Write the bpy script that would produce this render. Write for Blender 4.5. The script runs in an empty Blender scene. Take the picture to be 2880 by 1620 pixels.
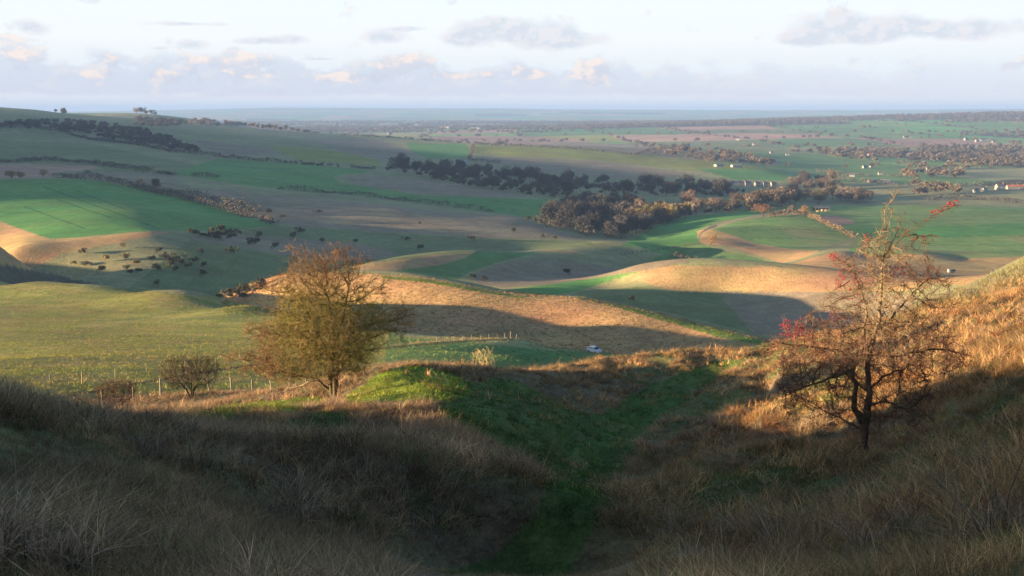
DENOISE = True; HAZE = 0.72e-4; EXPO = 2.45; MISOFF = True; GRASS = 1.0
import bpy, bmesh, math, random
import numpy as np
from mathutils import Vector, Matrix, Euler
PI = math.pi
random.seed(7)
rng = np.random.default_rng(11)
scene = bpy.context.scene
COL = scene.collection

# ------------------------------------------------------------------ camera geometry
# survey pixels: the photograph measured on a 2576 x 1449 grid; eye at the origin looking along +Y
FW, FH = 2576.0, 1449.0
FOC = 1288.0 / math.tan(math.radians(25.0))
PITCH = math.atan((724.5 - 275.0) / FOC)
CP, SP = math.cos(PITCH), math.sin(PITCH)

def ray(px, py):
    x = (px - 1288.0) / FOC
    y = (724.5 - py) / FOC
    Y = CP + y * SP
    return x / Y, (-SP + y * CP) / Y          # X and Z per metre of depth

def P(px, py, d):
    a, b = ray(px, py)
    return np.array([a * d, d, b * d])

def project(X, Y, Z):
    f = Y * CP - Z * SP
    u = Y * SP + Z * CP
    f = np.where(np.abs(f) < 1e-6, 1e-6, f)
    return 1288.0 + FOC * X / f, 724.5 - FOC * u / f

# ------------------------------------------------------------------ survey of the land
# each entry (px, py, depth) is a sighted point, (px, None, depth, z) a hidden one
SURVEY = []
def S(*pts): SURVEY.extend(pts)
def line(pts, n=0):
    """a crest or valley line, resampled so the surface follows it"""
    SURVEY.extend(pts)
    for a, b in zip(pts[:-1], pts[1:]):
        if len(a) == 3 and len(b) == 3:
            for k in range(1, n + 1):
                t = k / (n + 1)
                SURVEY.append(tuple(a[i] * (1 - t) + b[i] * t for i in range(3)))

# gully bottom
line([(1150,1500,11.6),(1300,1400,16),(1400,1330,21),(1470,1250,28),(1520,1170,35.5),(1560,1100,42),(1620,1050,48),(1720,985,54),(1830,922,58.5)])
# left bank
S((0,1010,13),(100,1036,15),(180,1064,17),(330,1106,21),(200,1250,9),(500,1250,11),(800,1250,14.5),(1100,1250,16),(1280,1290,16.3),
  (0,1250,8),(0,1449,5),(500,1449,6.5),(900,1449,8.5),(1150,1449,10),(0,1125,10),
  (450,1045,30),(700,1030,36),(840,1010,41),(600,1100,24),(900,1100,27),(1100,1100,27.5),(350,1140,18.5),(1200,1200,20.8),(1000,1010,36),
  (1300,1000,45),(1450,980,51),(700,1000,58),(600,1015,52),(800,990,62))
# rim of the gully
line([(900,968,43),(1000,926,45),(1130,926,47),(1200,928,48),(1300,938,50),(1420,925,57),(1550,905,61),(1700,893,64),(1850,890,66),(1930,872,66),(2100,845,69),(2300,772,75),(2450,716,90),(2576,658,110)])
line([(1060,990,37.5),(1130,1050,31),(1230,1150,24.5),(1320,1250,19.3),(1370,1330,16.2)])     # lip of the left bank
S((1440,1180,33),(1400,1090,36.5),(1440,1040,43))
# right slope
S((1700,1200,21),(1900,1150,22),(2170,1170,21),(2100,1250,16),(1700,1400,12),(2000,1449,9),(2300,1449,6.5),(2576,1449,5),(2576,1250,9),(2400,1150,16),
  (2400,1000,25),(2576,1000,20),(2200,950,38),(2000,900,55),(2300,830,52),(2450,780,55),(2576,850,31),(2576,740,62),(1900,960,50),(1850,1050,33),(2050,1060,30),(2000,1150,21.5),(2300,1300,11))
# behind the rim
S((1000,None,62,-17.5),(1200,None,68,-19.5),(1400,None,76,-22),(1600,None,82,-24),(1850,None,85,-25),(2100,None,100,-28),(2300,None,118,-28),(2450,None,140,-30),(2576,None,165,-33),
  (2100,None,200,-58),(2300,None,220,-56),(2500,None,240,-52),(2100,None,300,-76),(2300,None,300,-69),(1900,None,200,-56),(1700,None,180,-48),(1500,None,140,-36))
# pasture beyond the fence: an evenly falling field, a little lower on its left
S((255,1035,62),(300,990,74),(770,992,78))
_fy = [60,75,100,130,170,220,260,300,340,380,420,460,520]; _fz = [-17,-19.5,-24.8,-30.5,-38,-47,-52.6,-57,-60.5,-63.3,-66,-68.5,-72]
def field_depth(px, py):
    d = np.linspace(70, 500, 2000); a_, b_ = ray(px, py)
    gz = np.interp(d, _fy, _fz) + FIELD_TILT * (a_ * d + 60) * np.clip((d - 70) / 120, 0, 1) - b_ * d
    k = np.nonzero((gz[1:] >= 0) & (gz[:-1] < 0))[0]
    return float(d[k[0]]) if len(k) else float(d[int(np.argmax(gz))])
FIELD_TILT = 0.03
_crest = [(-150,694),(0,706),(150,714),(300,726),(420,738),(540,749),(660,776),(800,802),(980,836)]
for px_, cy_ in _crest:
    for py_ in (990, 955, 920, 885, 850, 815, 780, 748, 720):
        if py_ > cy_ + 10: S((px_, py_, field_depth(px_, py_)))
    dc_ = field_depth(px_, cy_); S((px_, cy_, dc_)); a_, b_ = ray(px_, cy_); S((px_, None, dc_ * 1.16, b_ * dc_ - 0.062 * dc_))
for px_, py_ in ((1100,915),(1200,905),(1300,900),(1100,885),(1100,862),(1200,855),(1290,852)): S((px_, py_, field_depth(px_, py_)))
S((1450,905,208),(1550,893,265),(1290,None,290,-63),(1150,None,300,-66))
# valley floor under the ridge, the ridge crest
line([(1000,846,350),(1200,864,347),(1380,882,340),(1500,886,325),(1600,893,318)],1)
S((850,None,385,-80),(700,None,420,-84),(1450,893,300))
line([(600,722,500),(720,690,478),(820,689,465),(930,691,443),(1060,699,431),(1160,716,420),(1250,735,412),(1330,745,406),(1370,743,412),(1440,746,404),(1500,756,398),(1600,777,382),(1700,801,366),(1800,826,350),(1900,852,335)])
S((1100,780,395),(1250,800,382),(1400,810,376),(1550,840,350),(1700,850,342),(1800,880,322),(700,760,440),(1000,760,410))
S((930,None,478,-71),(1250,None,450,-75),(1500,None,418,-74),(1700,None,388,-75),(1900,None,362,-79))
S((700,None,540,-88),(930,None,520,-87),(1250,None,490,-88),(1330,738,505),(1450,720,535),(1560,692,620),(1900,None,390,-86),(1700,None,415,-86),(1500,None,450,-86),(1650,735,490))
# round knoll
S((1900,830,430),(1700,780,455),(1800,728,514),(1700,745,502),(1950,760,488),(2080,745,470),(1480,738,500),(1560,708,545))
line([(1570,690,548),(1620,677,545),(1700,669,538),(1800,667,535),(1950,672,530),(2100,683,522),(2250,702,500)])
S((1800,None,590,-84),(2000,None,590,-86),(1650,None,590,-86),(2234,772,425),(2300,722,430),(2500,692,420),(2576,672,390),(2250,690,560),(2393,688,600),(2420,700,470))
line([(1974,671,640),(2060,643,680),(2110,633,700),(2200,648,690),(2284,640,690),(2350,640,695),(2417,652,690),(2467,649,690),(2576,645,690)])
S((2110,None,760,-96),(2350,None,760,-97),(2576,None,760,-98))
# farm bank and the fields on the right
S((1850,640,760),(1950,664,720),(1780,622,800),(1700,648,790),(1640,662,730),(1600,608,830),(1700,600,905))
line([(1777,576,885),(1830,589,860),(1900,615,830),(1990,626,805),(2060,630,790)])
S((1950,560,950),(2050,580,900),(2100,540,1080),(2200,630,800),(2400,630,800),(2576,630,790),(2300,580,920),(2576,580,930),(1800,545,1050),(1900,533,1150),
  (2200,516,1300),(2000,521,1280),(2400,517,1310),(2576,523,1290),(2200,None,1420,-124),(2576,None,1420,-125),(1900,None,1400,-122))
# second ridge
line([(800,690,565),(920,663,580),(1010,650,600),(1100,641,625),(1200,633,650),(1290,637,672),(1350,636,692),(1430,622,735),(1520,608,762),(1620,614,765),(1680,632,760),(1740,660,740)])
S((1250,690,605),(1200,702,570),(1400,690,650),(1550,660,712),(1000,690,560),(1100,680,580))
S((920,None,640,-90),(1200,None,720,-96),(1520,None,850,-103),(1350,None,790,-101))
# left valley and the spur with the big green field
S((800,702,625),(950,656,725),(1100,640,765),(1250,632,800),(1450,613,855),(1500,606,880),(620,744,560),(700,735,575),(480,743,560))
line([(-150,640,560),(0,668,548),(150,696,545),(280,729,535),(400,745,530)])
S((30,640,610))
line([(0,590,690),(60,600,660),(130,606,645),(200,600,650),(300,589,660),(390,583,668),(450,596,672),(600,600,740)])
S((200,660,606),(300,665,600),(450,670,602),(600,652,630),(700,625,705),(150,645,612))
S((0,562,745),(0,500,880),(0,456,1000),(130,453,1010),(250,464,1000),(400,492,985),(690,568,835),(330,530,805),(250,560,720),(550,540,900))
# slopes behind it
S((500,472,1055),(700,505,1000),(900,560,905),(800,600,820),(1000,600,850),(560,482,1030),(1100,575,900),(1200,590,880))
line([(860,511,1040),(1000,523,1025),(1150,540,1030),(1290,548,1030),(1350,565,985),(1400,582,935),(1480,604,890)])
S((1350,540,1110),(1250,535,1120),(1400,555,1050),(1100,503,1200),(900,470,1300),(1300,500,1220),(800,432,1400),(950,431,1500),(1250,472,1360),(1330,490,1300),
  (1000,425,1660),(1200,450,1580),(1300,466,1550),(1500,478,1480),(1700,490,1400),(1900,500,1350),(1500,490,1350),(1550,600,955),(1450,575,1000),(1600,540,1150),(1800,520,1230))
S((1500,440,1900),(1500,370,2700),(1950,430,2100),(1200,370,2500),(1700,410,2250),(1350,400,2200),(1100,400,2100))
S((0,350,1900),(300,366,1800),(0,400,1500),(150,405,1450),(0,430,1200),(300,440,1200),(600,410,1600),(600,345,2300),(900,380,2200),(300,320,2250),(100,310,2150),(450,400,1600),(1000,390,2250))
line([(-200,255,2400),(0,270,2500),(100,277,2550),(160,286,2600),(280,293,2700),(400,305,2750),(520,316,2820),(640,324,2900),(787,335,3000),(958,343,3060),(1158,361,3000),(1342,365,3000)])
S((280,None,3000,-25),(640,None,3400,-75),(958,None,3500,-95),(1158,None,3500,-112),(0,None,3200,0),(233,288,3500),(337,284,3600),(480,300,3600),(640,None,4600,-115))
# the vale, the wooded rise on the right, the far downs
S((1500,340,5000),(1950,381,3200),(2300,450,2000),(2576,455,1950),(2300,482,1650),(2576,490,1600),(2000,440,2100),(2300,400,2800),(2576,400,2800),(1000,330,6200),(600,None,6200,-122),(200,None,6200,-110),
  (2300,335,4800),(1900,335,5000),(2576,335,4700),(1300,318,8000))
line([(1500,311,8500),(1700,309,8000),(2000,300,7500),(2200,295,7200),(2400,290,7000),(2576,286,7000),(2750,284,7000)])
S((1500,None,10500,-122),(2000,None,10500,-118),(2400,None,10500,-112),(1000,None,10500,-124),(500,None,10500,-124),(100,None,10500,-120))
line([(-200,284,21000),(200,282,21000),(450,277,21000),(640,271,21500),(960,272,22000),(1300,274,22000),(1900,276,22000),(2200,276,21500),(2400,274,21000),(2576,273,21000),(2800,271,21000)])
S((200,None,26000,-60),(1200,None,26000,-40),(2300,None,26000,-40),(800,None,15500,-110),(1800,None,15500,-110),(2400,None,15500,-90))

# land outside the frame: unseen left shoulder and ridge, heights shaped to cast shade into view
XYZ = []
def out_of_frame(azdeg, prof):
    a = math.radians(azdeg)
    for r, z in prof: XYZ.append((r * math.sin(a), r * math.cos(a), z))
for az in (35, 60, 100):
    out_of_frame(az, [(3,-1.7),(6,-1.9),(12,-2.0),(25,-2.5),(45,-3.5),(75,-6),(120,-12),(220,-38),(420,-60),(720,-90),(1300,-112),(2500,-125),(5000,-115),(9000,-70),(21000,0),(30000,0)])
out_of_frame(-42, [(130,-34),(200,-48),(300,-62),(420,-72),(700,-60),(1000,-48),(4000,10),(8000,-60),(21000,-10),(30000,-20)])
out_of_frame(-55, [(150,-30),(240,-44),(420,-60),(700,-60)])
for az in (-70,-105,-145):
    out_of_frame(az, [(120,-14),(220,-24),(420,-40),(700,-45),(1000,-40),(1500,-10),(2500,15),(4000,15),(8000,0),(21000,0),(30000,0)])
XYZ.extend([(-1006,662,-28),(-1058,856,34),(-1290,1725,40),(-1497,2498,30),(-1750,3000,20)])  # unseen far-left ridge, added to shade the middle hills
for az in (-145,):
    out_of_frame(az, [(3,-1.5),(8,-1.0),(20,1),(45,3)])
SHADE_SHOULDER = [(-24,-27,3.0),(-29,-8,2.0),(-33,4,0.6),(-34.2,11.5,-1.1),(-35.2,15.4,-2.5),(-35.9,17.8,-7.0),(-36.5,20.2,-9.8),(-37.5,24,-11.0),(-39.6,31.8,-11.5),(-46,56,-17.0),(-14,2,-1.2),(-10,-6,-1.0),(-17,9,-2.0),
                 (-60,0,-1.5),(-62,25,-8),(-70,60,-19)]
XYZ.extend(SHADE_SHOULDER)
for az in (-20,0,20,-100,100,-40,40): out_of_frame(az, [(1.2,-1.62),(2.2,-1.66)])
for s in SURVEY:
    if len(s) == 3: XYZ.append(tuple(P(*s)))
    else:
        a, _ = ray(s[0], 600)
        XYZ.append((a * s[2], s[2], s[3]))
XYZ = np.array(XYZ)
cr = np.hypot(XYZ[:,0], XYZ[:,1])
CAz, CL, CS = np.arctan2(XYZ[:,0], XYZ[:,1]), np.log(cr), XYZ[:,2] / cr
KA = 1.15                                                  # azimuth weight in the spline

def tps(r2): return 0.5 * r2 * np.log(r2 + 1e-12)
n = len(CAz)
D2 = (KA * (CAz[:,None] - CAz[None])) ** 2 + (CL[:,None] - CL[None]) ** 2
A = np.zeros((n + 3, n + 3)); A[:n,:n] = tps(D2) + np.eye(n) * 2e-5
A[:n,n] = 1; A[:n,n+1] = CAz; A[:n,n+2] = CL; A[n:,:n] = A[:n,n:].T
W = np.linalg.solve(A, np.concatenate([CS, [0,0,0]]))

def spline(az, L):
    out = np.empty(az.shape)
    fa, fl, fo = az.ravel(), L.ravel(), out.ravel()
    for i in range(0, fa.size, 20000):
        a, l = fa[i:i+20000], fl[i:i+20000]
        d2 = (KA * (a[:,None] - CAz[None])) ** 2 + (l[:,None] - CL[None]) ** 2
        fo[i:i+20000] = tps(d2) @ W[:n] + W[n] + W[n+1] * a + W[n+2] * l
    return fo.reshape(az.shape)

# coarse table of the spline, read back with cubic interpolation
TA = np.concatenate([np.arange(-150, -30, 2.0), np.arange(-30, 30, 0.25), np.arange(30, 111, 2.0)]) * PI / 180
TL = np.linspace(math.log(1.0), math.log(30000), 560)
TA_i = np.arange(len(TA), dtype=float)
TAB = spline(*np.meshgrid(TA, TL, indexing='ij'))
def cub(t): return (((-0.5*t+1)*t-0.5)*t, (1.5*t-2.5)*t*t+1, ((-1.5*t+2)*t+0.5)*t, (0.5*t-0.5)*t*t)
def slope_at(az, L):
    u = np.interp(az, TA, TA_i); v = (L - TL[0]) / (TL[1] - TL[0])
    u = np.clip(u, 1, len(TA) - 2.001); v = np.clip(v, 1, len(TL) - 2.001)
    i, j = u.astype(int), v.astype(int)
    i = np.minimum(i, len(TA) - 3); j = np.minimum(j, len(TL) - 3)
    wu, wv = cub(u - i), cub(v - j)
    o = 0
    for a in range(4):
        for b in range(4): o = o + wu[a] * wv[b] * TAB[i + a - 1, j + b - 1]
    return o

# ------------------------------------------------------------------ value noise
_perm = rng.permutation(4096); _val = rng.random(4096)
def vnoise(x, y, seed=0):
    xi, yi = np.floor(x).astype(np.int64), np.floor(y).astype(np.int64)
    fx, fy = x - xi, y - yi
    fx, fy = fx*fx*(3-2*fx), fy*fy*(3-2*fy)
    def h(a, b): return _val[_perm[(_perm[(a + seed * 131) & 4095] + b) & 4095]]
    return (h(xi,yi)*(1-fx)+h(xi+1,yi)*fx)*(1-fy)+(h(xi,yi+1)*(1-fx)+h(xi+1,yi+1)*fx)*fy
def fbm(x, y, octs=4, seed=0):
    s, a, t = 0, 1, 0
    for o in range(octs):
        s = s + a * (vnoise(x * 2**o + 17.3*o, y * 2**o - 9.1*o, seed + o) - 0.5); t += a; a *= 0.5
    return s / t

def smooth(a, b, x):
    t = np.clip((x - a) / (b - a), 0, 1); return t*t*(3-2*t)

def height(X, Y):
    """ground level at plan position X, Y"""
    X, Y = np.asarray(X, float), np.asarray(Y, float)
    r = np.maximum(np.hypot(X, Y), 1.05)
    z = slope_at(np.arctan2(X, Y), np.log(r)) * r
    w = smooth(6, 20, r) * (1 - smooth(58, 90, r))
    z = z + w * (0.55 * fbm(X / 4.2, Y / 4.2, 3, 3) + 0.26 * fbm(X / 1.25, Y / 1.25, 3, 9))
    zz = z / 0.62 + 2.2 * fbm(X / 7.0, Y / 7.0, 3, 14)      # sheep terraces along the contours
    z = z + w * smooth(-2, 3, X) * 0.13 * np.sin(2 * PI * zz) * (0.6 + 0.8 * vnoise(X / 3, Y / 3, 15))
    w2 = smooth(3000, 4500, r)
    z = z + w2 * 14 * fbm(X / 900, Y / 900, 4, 21)
    z = z + smooth(12000, 17000, r) * 42 * fbm(X / 3600, Y / 6000, 4, 22)
    w3 = smooth(100, 300, r) * (1 - smooth(3000, 4500, r))
    z = z + w3 * 1.1 * fbm(X / 60, Y / 60, 3, 31)
    return z

def hit(px, py, d0=3.0, d1=26000.0, n=2600):
    """first ground point seen through a survey pixel beyond depth d0"""
    a, b = ray(px, py)
    d = np.exp(np.linspace(math.log(d0), math.log(d1), n))
    g = height(a * d, d) - b * d
    k = np.nonzero((g[1:] >= 0) & (g[:-1] < 0))[0]
    if len(k) == 0:
        k = int(np.argmax(g)); return Vector((a * d[k], d[k], height(a*d[k], d[k])))
    k = k[0]; t = -g[k] / (g[k+1] - g[k]); dd = d[k] * (1 - t) + d[k+1] * t
    return Vector((a * dd, dd, b * dd))
# ------------------------------------------------------------------ land cover (surface colours of turf, crops, soil)
TAN   = (0.34, 0.215, 0.098)
STRAW = (0.27, 0.205, 0.125)
ROUGH = (0.200, 0.195, 0.095)
RBRN  = (0.200, 0.160, 0.105)
RGRN  = (0.135, 0.155, 0.066)
PAST  = (0.195, 0.200, 0.045)
DPAST = (0.095, 0.165, 0.055)
WHEAT = (0.080, 0.195, 0.052)
WOLD  = (0.125, 0.200, 0.062)
PLOU  = (0.30, 0.185, 0.125)
TURF  = (0.060, 0.105, 0.022)
MOSS  = (0.150, 0.215, 0.022)
TRACK = (0.105, 0.145, 0.030)
WOODF = (0.070, 0.060, 0.045)
# (colour, polygon in survey pixels, nearest depth, farthest depth): each outline is laid on the ground it was sighted on
COVER = [
 (RBRN, [(-60,470),(560,478),(860,505),(1150,538),(1300,545),(1480,604),(1300,600),(1000,585),(800,575),(690,566),(560,520),(470,498),(390,478)], 850, 1250),
 (RGRN, [(690,568),(900,580),(1200,600),(1480,606),(1500,615),(1000,660),(700,760),(300,745),(480,600)], 470, 1000),
 (RBRN, [(470,598),(700,640),(900,660),(1010,640),(900,612),(600,590)], 560, 900),
 (RBRN, [(860,440),(1000,445),(1200,470),(1330,492),(1290,499),(1060,490),(900,465)], 1150, 1700),
 (RGRN, [(0,352),(240,364),(520,420),(440,440),(300,440),(0,400)], 1050, 2100),
 (RBRN, [(560,395),(760,390),(720,372),(600,365),(480,350)], 1500, 2600),
 (PAST, [(670,367),(760,371),(858,382),(955,404),(955,417),(750,402)], 1500, 2600),
 (RBRN, [(760,345),(960,352),(1060,390),(960,400),(860,380)], 1700, 3100),
 (WHEAT,[(1020,360),(1170,362),(1185,380),(1180,398),(1090,400),(1040,385)], 1700, 3000),
 (PAST, [(1195,366),(1350,368),(1600,388),(1860,412),(1975,432),(1950,452),(1800,436),(1500,402),(1250,392),(1190,384)], 1600, 3100),
 (WHEAT,[(1750,424),(1880,425),(1980,434),(1968,455),(1850,452)], 1500, 2700),
 (RBRN, [(1190,392),(1500,405),(1770,440),(1600,450),(1300,430)], 1500, 2600),
 (PLOU, [(1060,347),(1160,341),(1350,344),(1500,352),(1435,362),(1340,366),(1158,360)], 2600, 5200),
 (RBRN, [(1345,364),(1440,357),(1650,366),(1900,392),(1960,404),(1960,426),(1600,386)], 2400, 5000),
 (WHEAT,[(547,399),(700,408),(932,428),(905,436),(858,440),(835,446),(858,460),(1060,490),(1290,499),(1405,502),(1372,529),(1385,560),(1292,541),(1158,523),(1025,506),(858,488),(760,481),(630,469),(520,451),(430,437),(480,419)], 850, 1750),
 (WHEAT,[(-400,450),(0,452),(140,449),(250,455),(390,480),(470,500),(560,525),(695,567),(600,578),(480,581),(390,579),(260,591),(130,601),(60,579),(0,555),(-400,520)], 540, 1110),
 (PLOU, [(-100,417),(100,412),(230,418),(262,424),(150,432),(135,446),(-100,449)], 950, 1400),
 (RBRN, [(150,434),(262,424),(420,440),(480,470),(390,478),(250,453)], 950, 1250),
 (TAN,  [(-200,556),(0,558),(60,581),(130,603),(260,593),(390,582),(430,584),(300,610),(150,640),(60,690),(-200,690)], 420, 900),
 ((0.095,0.085,0.060),[(-200,650),(0,664),(150,693),(290,728),(430,748),(280,745),(-200,712)], 485, 600),  # near-left spur: its shade is put into this darker ground colour
 (WHEAT,[(1560,620),(1640,572),(1720,546),(1900,527),(1992,521),(1880,545),(1800,560),(1766,574),(1757,600),(1752,640),(1690,650),(1610,620)], 690, 1290),
 (DPAST,[(1620,660),(1752,606),(1790,622),(1900,648),(1975,672),(1800,666),(1740,660)], 640, 830),
 (WOLD, [(1797,576),(1860,553),(1990,540),(2060,545),(2139,587),(2125,612),(2060,631),(1990,626),(1900,613),(1832,588)], 740, 1180),
 (WOLD, [(1990,523),(2200,512),(2400,514),(2800,520),(2800,640),(2540,645),(2450,649),(2350,637),(2284,637),(2200,644),(2132,631),(2152,592),(2080,545),(2010,531)], 660, 1360),
 (WHEAT,[(2150,575),(2600,560),(2600,590),(2170,605)], 700, 1200),
 (PLOU, [(2046,545),(2090,540),(2140,552),(2152,562),(2100,570),(2062,560)], 850, 1250),
 (TAN,  [(1750,580),(1780,575),(1832,588),(1900,613),(1990,626),(2064,630),(1985,668),(1900,640),(1830,618),(1762,612)], 700, 900),
 (TAN,  [(1955,675),(2060,643),(2110,633),(2200,646),(2284,639),(2350,639),(2417,651),(2467,649),(2800,643),(2800,720),(2450,720),(2284,705),(2100,695)], 390, 720),
 (TAN,  [(1560,693),(1630,674),(1700,668),(1950,671),(2120,683),(2400,700),(2300,730),(2090,735),(1700,733)], 430, 620),
 (RGRN, [(1440,738),(1560,715),(1700,735),(1850,735),(1900,840),(1700,790),(1500,750)], 380, 520),
 (RBRN, [(1800,732),(2100,735),(2300,740),(2300,850),(1900,842)], 330, 520),
 (WHEAT,[(1290,728),(1480,700),(1610,682),(1562,698),(1440,736),(1350,748)], 430, 660),
 (TAN,  [(880,668),(1100,641),(1200,632),(1160,652),(1090,672),(930,690)], 540, 700),
 (DPAST,[(920,688),(1100,668),(1170,650),(1200,632),(1350,636),(1250,660),(1180,684),(1150,705),(1000,690)], 540, 720),
 (TAN,  [(1340,637),(1430,622),(1520,607),(1620,612),(1600,632),(1450,640)], 610, 720),
 (RBRN, [(1180,690),(1300,652),(1500,640),(1700,640),(1740,662),(1560,690),(1300,728),(1200,712)], 540, 690),
 (TAN,  [(560,735),(720,688),(930,689),(1060,697),(1250,734),(1370,741),(1500,754),(1700,800),(1930,852),(1950,900),(1600,895),(1380,884),(1200,866),(1000,850),(820,860),(560,800)], 300, 505),
 (TRACK,[(960,693),(1060,700),(1160,718),(1250,736),(1330,748),(1300,750),(1200,733),(1060,709),(960,700)], 395, 480),
 (TRACK,[(1440,747),(1500,757),(1600,778),(1700,802),(1800,827),(1930,858),(1930,872),(1800,846),(1650,802),(1540,770)], 310, 430),
 (PAST, [(-500,700),(0,704),(300,725),(540,748),(660,775),(800,803),(980,834),(990,850),(1000,1000),(-500,1040)], 66, 480),
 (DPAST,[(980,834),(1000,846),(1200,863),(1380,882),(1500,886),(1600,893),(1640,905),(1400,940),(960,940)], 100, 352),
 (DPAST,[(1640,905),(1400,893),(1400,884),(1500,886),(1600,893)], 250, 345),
]
def strip(col, pts, wpx, d0, d1):
    up = [(x, y - wpx / 2) for x, y in pts]; dn = [(x, y + wpx / 2) for x, y in pts[::-1]]
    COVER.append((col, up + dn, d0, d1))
ROAD = (0.055, 0.055, 0.06)
for a in ([(187,477),(327,532)],[(143,502),(279,548)],[(60,520),(215,575)],[(110,470),(400,575)]): strip((0.028,0.10,0.035), a, 2.2, 540, 1110)
strip((0.10,0.20,0.05), [(190,474),(330,529)], 1.8, 540, 1110)
strip(ROAD, [(1757,600),(1761,588),(1770,580),(1784,573),(1803,567)], 4, 800, 1200)
strip((0.22,0.19,0.15), [(1803,567),(1840,556),(1885,545),(1920,540)], 3, 800, 1300)
strip((0.16,0.14,0.09), [(2150,600),(2120,612),(2060,631)], 3, 700, 1200)
for y in (548, 555): strip((0.13,0.17,0.07), [(2290,y-2),(2800,y+6)], 2, 700, 1300)
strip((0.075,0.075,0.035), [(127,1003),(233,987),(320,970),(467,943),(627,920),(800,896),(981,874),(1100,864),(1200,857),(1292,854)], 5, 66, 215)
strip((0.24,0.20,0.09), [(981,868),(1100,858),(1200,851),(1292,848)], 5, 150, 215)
strip((0.10,0.09,0.06), [(1560,640),(1760,612)], 2.5, 690, 900)
for a in ([(2170,560),(2400,553),(2800,556)],[(2180,600),(2400,592),(2800,596)],[(2190,622),(2400,616),(2800,622)],[(1850,562),(1990,552),(2060,556)],[(1850,582),(2000,575),(2120,584)],[(1880,600),(2000,598),(2110,606)]): strip((0.075,0.14,0.045), a, 1.6, 680, 1350)
for a in ([(560,415),(760,437),(860,470)],[(520,435),(760,465),(1000,492),(1300,530)]): strip((0.045,0.15,0.045), a, 1.8, 850, 1750)
for a in ([(600,500),(900,530),(1200,560)],[(620,540),(900,556),(1200,585)]): strip((0.16,0.13,0.085), a, 2, 760, 1250)
NEAR_COVER = [
 (TURF, [(1100,1449),(1240,1400),(1330,1310),(1370,1240),(1330,1170),(1200,1100),(1100,1040),(1110,965),(1300,950),(1400,1010),(1500,1050),(1600,985),(1800,905),(1880,905),(1760,985),(1660,1050),(1600,1110),(1560,1190),(1530,1270),(1480,1350),(1430,1449)], 7, 66),
 (MOSS, [(845,1018),(890,985),(955,934),(1050,924),(1160,950),(1190,985),(1130,1008),(1000,1004),(900,1020)], 28, 60),
 (MOSS, [(440,1050),(560,1020),(800,1000),(840,1015),(700,1040),(520,1062)], 26, 66),
 (TURF, [(680,1080),(800,1035),(900,1050),(860,1110),(740,1120)], 20, 40),
]

def in_poly(px, py, poly):
    c = np.zeros(px.shape, bool)
    for (x0, y0), (x1, y1) in zip(poly, poly[1:] + poly[:1]):
        if y0 == y1: continue
        m = ((y0 > py) != (y1 > py)) & (px < (x1 - x0) * (py - y0) / (y1 - y0) + x0)
        c ^= m
    return c

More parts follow.
